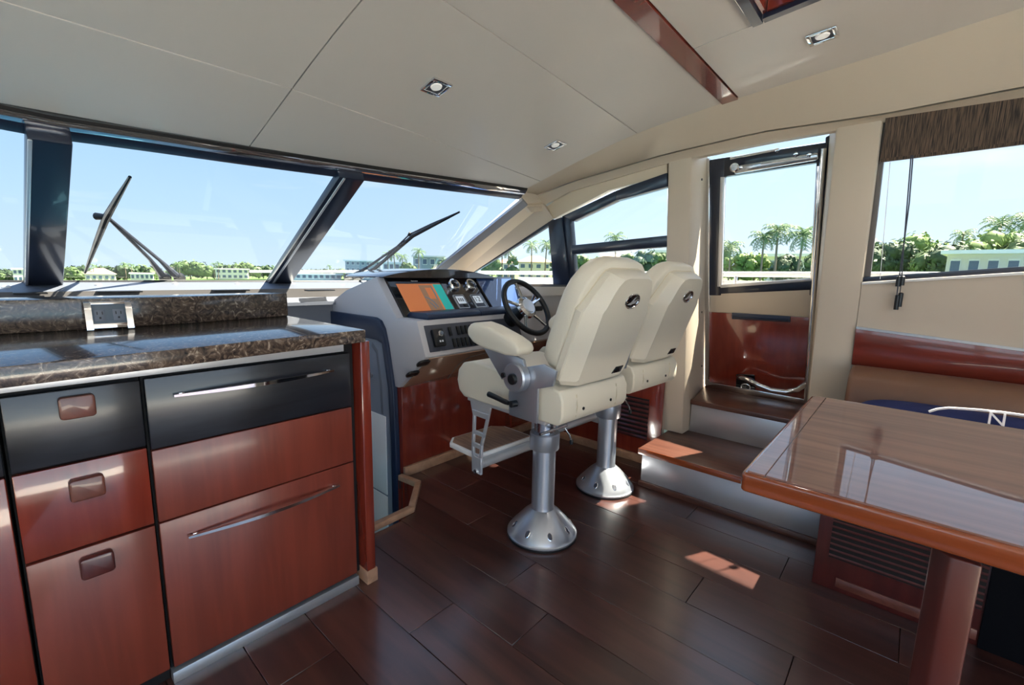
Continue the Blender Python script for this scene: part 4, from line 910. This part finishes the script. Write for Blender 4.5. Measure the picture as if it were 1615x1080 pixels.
# shore
def rad(u): return interp(u, [-400, 300, 560, 700, 790, 900, 1060, 2600], [230, 230, 190, 125, 118, 90, 62, 58])
us = list(range(-500, 1700, 60))
inn, out = [], []
for u in us:
    d = ray(u, 430); k = math.hypot(d[0], d[1]); dx, dy = d[0]/k, d[1]/k; r = rad(u); x, y = dx*r, dy*r; inn.append((x, y, gz(x, y)+.9)); X_, Y_ = dx*700, dy*700; out.append((X_, Y_, gz(X_, Y_)+1.0))
sh_ = sheet('shore', [inn, out], 'lawn', None, (0, 0, -3.0)); tag(sh_, 'low green far shore behind a sea wall', None, kind='structure')
def ground(u, D): p = far(u, 430, D); r = rad(u); return gz(p.x, p.y)+.9
def base(u, D): p = far(u, 430, D); return Vector((p.x, p.y, ground(u, D)))
def leafcloud(name, blobs, m, parent, n, size):
    bm = bmesh.new(); tot = sum(b[3]**2 for b in blobs)
    for c in blobs:
        k = max(8, int(n*c[3]**2/tot)); cc = Vector(c[:3])
        for _ in range(k):
            d = Vector((random.gauss(0, 1), random.gauss(0, 1), random.gauss(0, .8))).normalized()
            p = cc+d*c[3]*(.72+.34*random.random()); s_ = size*random.uniform(.6, 1.3)
            a = Vector((random.uniform(-1, 1), random.uniform(-1, 1), random.uniform(-1, 1))).normalized(); b = d.cross(a).normalized(); a2 = (b.cross(d)+d*.5*random.uniform(-1, 1)).normalized()
            q = [bm.verts.new(p+b*s_*.5), bm.verts.new(p+a2*s_), bm.verts.new(p-b*s_*.5), bm.verts.new(p-a2*s_*.9)]; bm.faces.new(q)
        addlathe(bm, [(0, -c[3]*.8), (c[3]*.55, -c[3]*.55), (c[3]*.78, 0), (c[3]*.55, c[3]*.55), (0, c[3]*.8)], cc, (0, 0, 1), 10)
    return finish(name, bm, m, parent, rec=False)
def tree(u, vtop, D, wpx, label, m='tree_leaf', n=700, group='shore trees', hmin=.25):
    b = base(u, D); top = far(u, vtop, D).z; H = top-b.z; rw = wpx/F*D/2
    t = thing('shore_tree', label, 'tree', b, group=group)
    tube('trunk', [b, b+Vector((0, 0, H*.6))], [max(.06, H*.035), max(.04, H*.02)], 'trunk', t, 8)
    bl = []; N = max(4, min(11, int(rw/H*7)))
    for i in range(N):
        f = (i+.5)/N*2-1; side = Vector((rt0[0], rt0[1], 0)); h_ = H*(1-.28*f*f)
        rr = min(rw*.5, H*.3)*random.uniform(.8, 1.15); bl.append((*(b+side*f*(rw-rr*.6)+Vector((random.uniform(-1, 1)*rr*.4, random.uniform(-1, 1)*rr*.4, h_-rr))), rr))
        rr2 = rr*1.1; bl.append((*(b+side*f*(rw-rr2*.4)*.95+Vector((0, 0, max(rr2*.8, h_*.45)))), rr2))
    leafcloud('crown', bl, m, t, n, max(.22, D*.0042)); return t
def palm(u, vtop, D, label, hw=None, group='shore palms', nf=15, cr=None):
    b = base(u, D); top = far(u, vtop, D).z; H = top-b.z; t = thing('palm_tree', label, 'palm', b, group=group)
    r_ = cr or H*.27; ht = H-r_*.45; lean = Vector((random.uniform(-.04, .04)*H, random.uniform(-.04, .04)*H, 0))
    c = b+lean+Vector((0, 0, ht)); tube('trunk', [b, b+lean*.4+Vector((0, 0, ht*.5)), c], [H*.022, H*.017, H*.014], 'trunk', t, 8)
    bm = bmesh.new()
    for i in range(nf):
        az = 2*math.pi*i/nf+random.uniform(-.2, .2); el = [-.15, .35, .8, 1.2][i % 4]+random.uniform(-.12, .12)
        d = Vector((math.cos(az), math.sin(az), 0)); pts = []; p = c.copy(); e = el
        for k in range(7):
            pts.append(p.copy()); p = p+(d*math.cos(e)+Vector((0, 0, math.sin(e))))*r_/6; e -= .30
        sd = d.cross(Vector((0, 0, 1)))
        for k in range(6):
            w0 = r_*.27*math.sin(math.pi*(k+.6)/7.2)
            for s_ in (-1, 1):
                for f in (0, .5):
                    a = lerp(pts[k], pts[k+1], f); b2 = lerp(pts[k], pts[k+1], f+.32); tp = lerp(pts[k], pts[k+1], min(1, f+.9))+sd*s_*w0*1.25+Vector((0, 0, -w0*.55))
                    bm.faces.new([bm.verts.new(a), bm.verts.new(b2), bm.verts.new(tp)])
        addtube(bm, pts, [r_*.018]*6+[r_*.006], 4)
    finish('crown', bm, 'palm_leaf', t, rec=False); return t
def house(u0, u1, vtop, D, label, wall='house_white', roof='flat', rm='roof_white', nwin=4, floors=1, hip=.0, dep=8., vbot=None):
    a, b = far(u0, 430, D), far(u1, 430, D); um = (u0+u1)/2; g = ground(um, D); top = far(um, vtop, D).z
    ex_ = Vector((b.x-a.x, b.y-a.y, 0)); wd = ex_.length; ex_.normalize(); ey_ = Vector((-ex_.y, ex_.x, 0))
    if ey_.dot(Vector((a.x, a.y, 0))) < 0: ey_ = -ey_
    t = thing('shore_house', label, 'house', ((a.x+b.x)/2, (a.y+b.y)/2, g))
    P = lambda x, y, z: Vector((a.x, a.y, 0))+ex_*x+ey_*y+Vector((0, 0, z))
    rh = (top-g)*hip; wt = top-rh
    def bx(name, x0, x1, y0, y1, z0, z1, m, par): 
        bm = bmesh.new(); c = [P(x, y, z) for x in (x0, x1) for y in (y0, y1) for z in (z0, z1)]; vs = [bm.verts.new(p) for p in c]
        for f in ((0, 1, 3, 2), (4, 6, 7, 5), (0, 4, 5, 1), (2, 3, 7, 6), (0, 2, 6, 4), (1, 5, 7, 3)): bm.faces.new([vs[i] for i in f])
        return finish(name, bm, m, par)
    bx('wall', 0, wd, 0, dep, g-.3, wt, wall, t)
    ov = wd*.03+.2
    if hip:
        bm = bmesh.new(); q = [P(-ov, -ov, wt), P(wd+ov, -ov, wt), P(wd+ov, dep+ov, wt), P(-ov, dep+ov, wt)]; rx = min(wd*.35, dep*.5)
        vs = [bm.verts.new(p) for p in q]+[bm.verts.new(P(rx, dep/2, top)), bm.verts.new(P(wd-rx, dep/2, top))]
        for f in ((0, 1, 5, 4), (1, 2, 5), (2, 3, 4, 5), (3, 0, 4), (3, 2, 1, 0)): bm.faces.new([vs[i] for i in f])
        finish('roof', bm, rm, t)
    else: bx('roof', -ov, wd+ov, -ov*2, dep, wt-.25, wt+.15, rm, t)
    fh = (wt-g)/floors
    for f in range(floors):
        for k in range(nwin):
            x = wd*(k+.5)/nwin; hw = wd/nwin*.30; z0 = g+fh*f+fh*.28; z1 = g+fh*f+fh*.80
            w_ = bx('window', x-hw, x+hw, -.12, .02, z0, z1, 'house_white' if wall != 'house_white' else 'house_grey', t); bx('pane', x-hw*.86, x+hw*.86, -.16, -.12, z0+fh*.05, z1-fh*.05, 'house_glass', w_)
    return t
# far shore ahead
house(20, 43, 424, 240, 'white two-storey shore house at the far port side', nwin=3, floors=2, dep=10)
house(133, 182, 423, 236, 'cream shore house with broad tan hip roof behind the upright wiper', 'house_cream', rm='roof_tan', hip=.45, nwin=5, dep=14)
house(205, 242, 431, 234, 'long low white shore house beside the tan-roofed house', 'house_white', nwin=5, dep=8)
house(340, 392, 424, 232, 'white flat-roofed shore house near the sloping windshield mullion', 'house_white', nwin=6, floors=2, dep=10)
for k, (u, v, wp_, mm) in enumerate(((-30, 422, 50, 0), (6, 424, 40, 1), (62, 420, 50, 0), (108, 421, 34, 0), (128, 418, 40, 1), (168, 418, 40, 1), (196, 416, 34, 1), (222, 417, 40, 0), (246, 421, 30, 1), (300, 409, 60, 0), (326, 418, 36, 1), (352, 415, 30, 1), (386, 412, 46, 0), (415, 417, 40, 1), (440, 421, 36, 0), (470, 423, 30, 1), (492, 424, 40, 0), (516, 423, 36, 1), (538, 424, 34, 0))):
    tree(u, v, rad(u)+26+(k % 3)*9, wp_, ['bright green tree on the far shore ahead', 'dark green tree on the far shore ahead'][mm], ['tree_leaf', 'tree_leaf_dark'][mm], 260, 'trees on the shore ahead')
for u, v in ((148, 416), (199, 413), (208, 415), (280, 412), (283, 414), (338, 414), (344, 412), (431, 418), (520, 417)):
    palm(u, v, rad(u)+8, 'small distant palm on the shore ahead', group='palms on the shore ahead', nf=11)
house(456, 538, 432, 176, 'long low white dock building on the far shore', 'house_white', nwin=9, dep=6)
house(545, 600, 411, 170, 'modern flat-roofed grey building behind the aslant wiper', 'house_grey', rm='roof_white', nwin=7, floors=3, dep=14)
house(604, 640, 414, 140, 'modern white cube house beyond the helm', 'house_white', nwin=4, floors=2, dep=10)
house(652, 700, 404, 136, 'modern grey and white waterfront house beyond the helm', 'house_grey', rm='roof_white', nwin=4, floors=2, dep=12)
for u, v in ((612, 398), (624, 395), (660, 391), (634, 400)): palm(u, v, 128, {612: 'palm over the white cube house behind the wiper blade', 624: 'taller palm over the white cube house', 660: 'tall palm in front of the grey waterfront house', 634: 'palm between the cube house and the grey waterfront house'}[u], group='palms by the modern houses')
for u, v, wp_ in ((642, 412, 26), (704, 405, 30), (690, 418, 24), (722, 408, 30)): tree(u, v, 126, wp_, {642: 'small green tree between the cube house and the grey waterfront house', 704: 'green tree at the end of the grey waterfront house', 690: 'low green tree in front of the grey waterfront house', 722: 'green tree by the foot of the windshield pillar'}[u], 'tree_leaf', 260, 'trees by the modern houses')
# starboard shore
house(818, 868, 402, 122, 'cream villa with terracotta hip roof', 'house_cream', rm='roof_tile', hip=.28, nwin=4, floors=2, dep=12)
house(783, 812, 408, 126, 'white villa beside the terracotta-roofed villa', 'house_white', rm='roof_tile', hip=.2, nwin=3, floors=2, dep=10)
for u, v in ((792, 384), (838, 379), (859, 378), (802, 390), (872, 384)): palm(u, v, 116, {792: 'palm above the white villa', 838: 'palm over the middle of the terracotta roof', 859: 'palm over the end of the terracotta roof', 802: 'low palm between the two villas', 872: 'palm beside the dark window mullion past the villa'}[u], group='palms by the villa', nf=16)
for u, v, wp_ in ((808, 402, 20), (776, 402, 34), (880, 405, 26)): tree(u, v, 115, wp_, {808: 'narrow leafy tree between the two villas', 776: 'broad leafy tree before the white villa', 880: 'leafy tree past the end of the terracotta-roofed villa'}[u], 'tree_leaf', 300, 'trees by the villa')
house(926, 1000, 398, 98, 'long low house with tiled roof behind the helm chairs', 'house_cream', rm='roof_tan', hip=.5, nwin=6, dep=10)
house(1026, 1062, 396, 84, 'blue-grey house beside the forward pillar', 'house_grey', rm='roof_white', nwin=3, floors=2, dep=8)
palm(970, 366, 86, 'palm rising behind the sliding side pane', nf=16)
for u, v, wp_, m in ((915, 399, 40, 'tree_leaf'), (945, 404, 30, 'tree_leaf_bright'), (990, 396, 40, 'tree_leaf'), (1018, 392, 44, 'tree_leaf_dark'), (1040, 397, 30, 'tree_leaf')): tree(u, v, rad(u)+6, wp_, {915: 'green tree beside the window mullion behind the helm chairs', 945: 'small bright green tree behind the helm chairs', 990: 'green tree between the tan-roofed and blue-grey houses', 1018: 'dark green tree next to the blue-grey house', 1040: 'green tree in front of the blue-grey house'}[u], m, 420, 'trees behind the helm chairs')
house(1206, 1310, 402, 80, 'white flat-roofed shore house seen through the door glass', 'house_white', nwin=5, dep=12)
for u, v, c in ((1200, 364, 2.0), (1222, 352, 2.1), (1257, 357, 2.4), (1150, 380, 1.9)): palm(u, v, 64, {1200: 'date palm by the end of the white house', 1222: 'tallest of the date palms by the white house', 1257: 'date palm standing in front of the white house', 1150: 'short palm among bushes beyond the door glass'}[u], group='palms seen through the door', nf=24, cr=c)
for u, v, wp_, m in ((1136, 390, 36, 'tree_leaf'), (1165, 396, 42, 'tree_leaf_bright'), (1190, 397, 36, 'tree_leaf_bright'), (1240, 398, 40, 'tree_leaf_dark'), (1290, 396, 40, 'tree_leaf')): tree(u, v, 66+(u % 5), wp_, {1136: 'green tree by the door stile beyond the door glass', 1165: 'bright green bush under the shortest palm beyond the door glass', 1190: 'bright green bush at the end of the white house', 1240: 'dark green tree between the two date palms by the white house', 1290: 'green tree by the chrome door edge'}[u], m, 800, 'trees seen through the door')
house(1490, 1720, 396, 70, 'low white-roofed house with pale fascia beyond the settee window', 'house_cream', rm='roof_white', nwin=7, dep=14)
for u, v, wp_, m in ((1360, 372, 60, 'tree_leaf'), (1402, 378, 70, 'tree_leaf_dark'), (1440, 364, 84, 'tree_leaf_bright'), (1478, 388, 60, 'tree_leaf'), (1505, 380, 60, 'tree_leaf_dark'), (1530, 376, 50, 'tree_leaf'), (1572, 358, 84, 'tree_leaf_bright'), (1620, 372, 60, 'tree_leaf')): tree(u, v, 87+(u % 7)*1.6, wp_, {1360: 'green tree hidden by the pillar beside the settee window', 1402: 'dark green tree behind the shade cords', 1440: 'broad bright green tree beside the shade cords', 1478: 'low green tree at the end of the white-roofed house', 1505: 'dark green tree under the small palm', 1530: 'green tree between the small palm and the tallest bush', 1572: 'tall bright green tree above the white roof', 1620: 'green tree behind the white roof'}[u], m, 1500, 'trees beyond the settee window')
for u, v, c in ((1508, 362, 2.0), (1566, 342, 2.9), (1618, 334, 2.9)): palm(u, v, 101, {1508: 'small palm above the dark tree beyond the settee window', 1566: 'palm rising over the tall bright green tree', 1618: 'tallest palm behind the white roof'}[u], group='palms beyond the settee window', nf=20, cr=c)
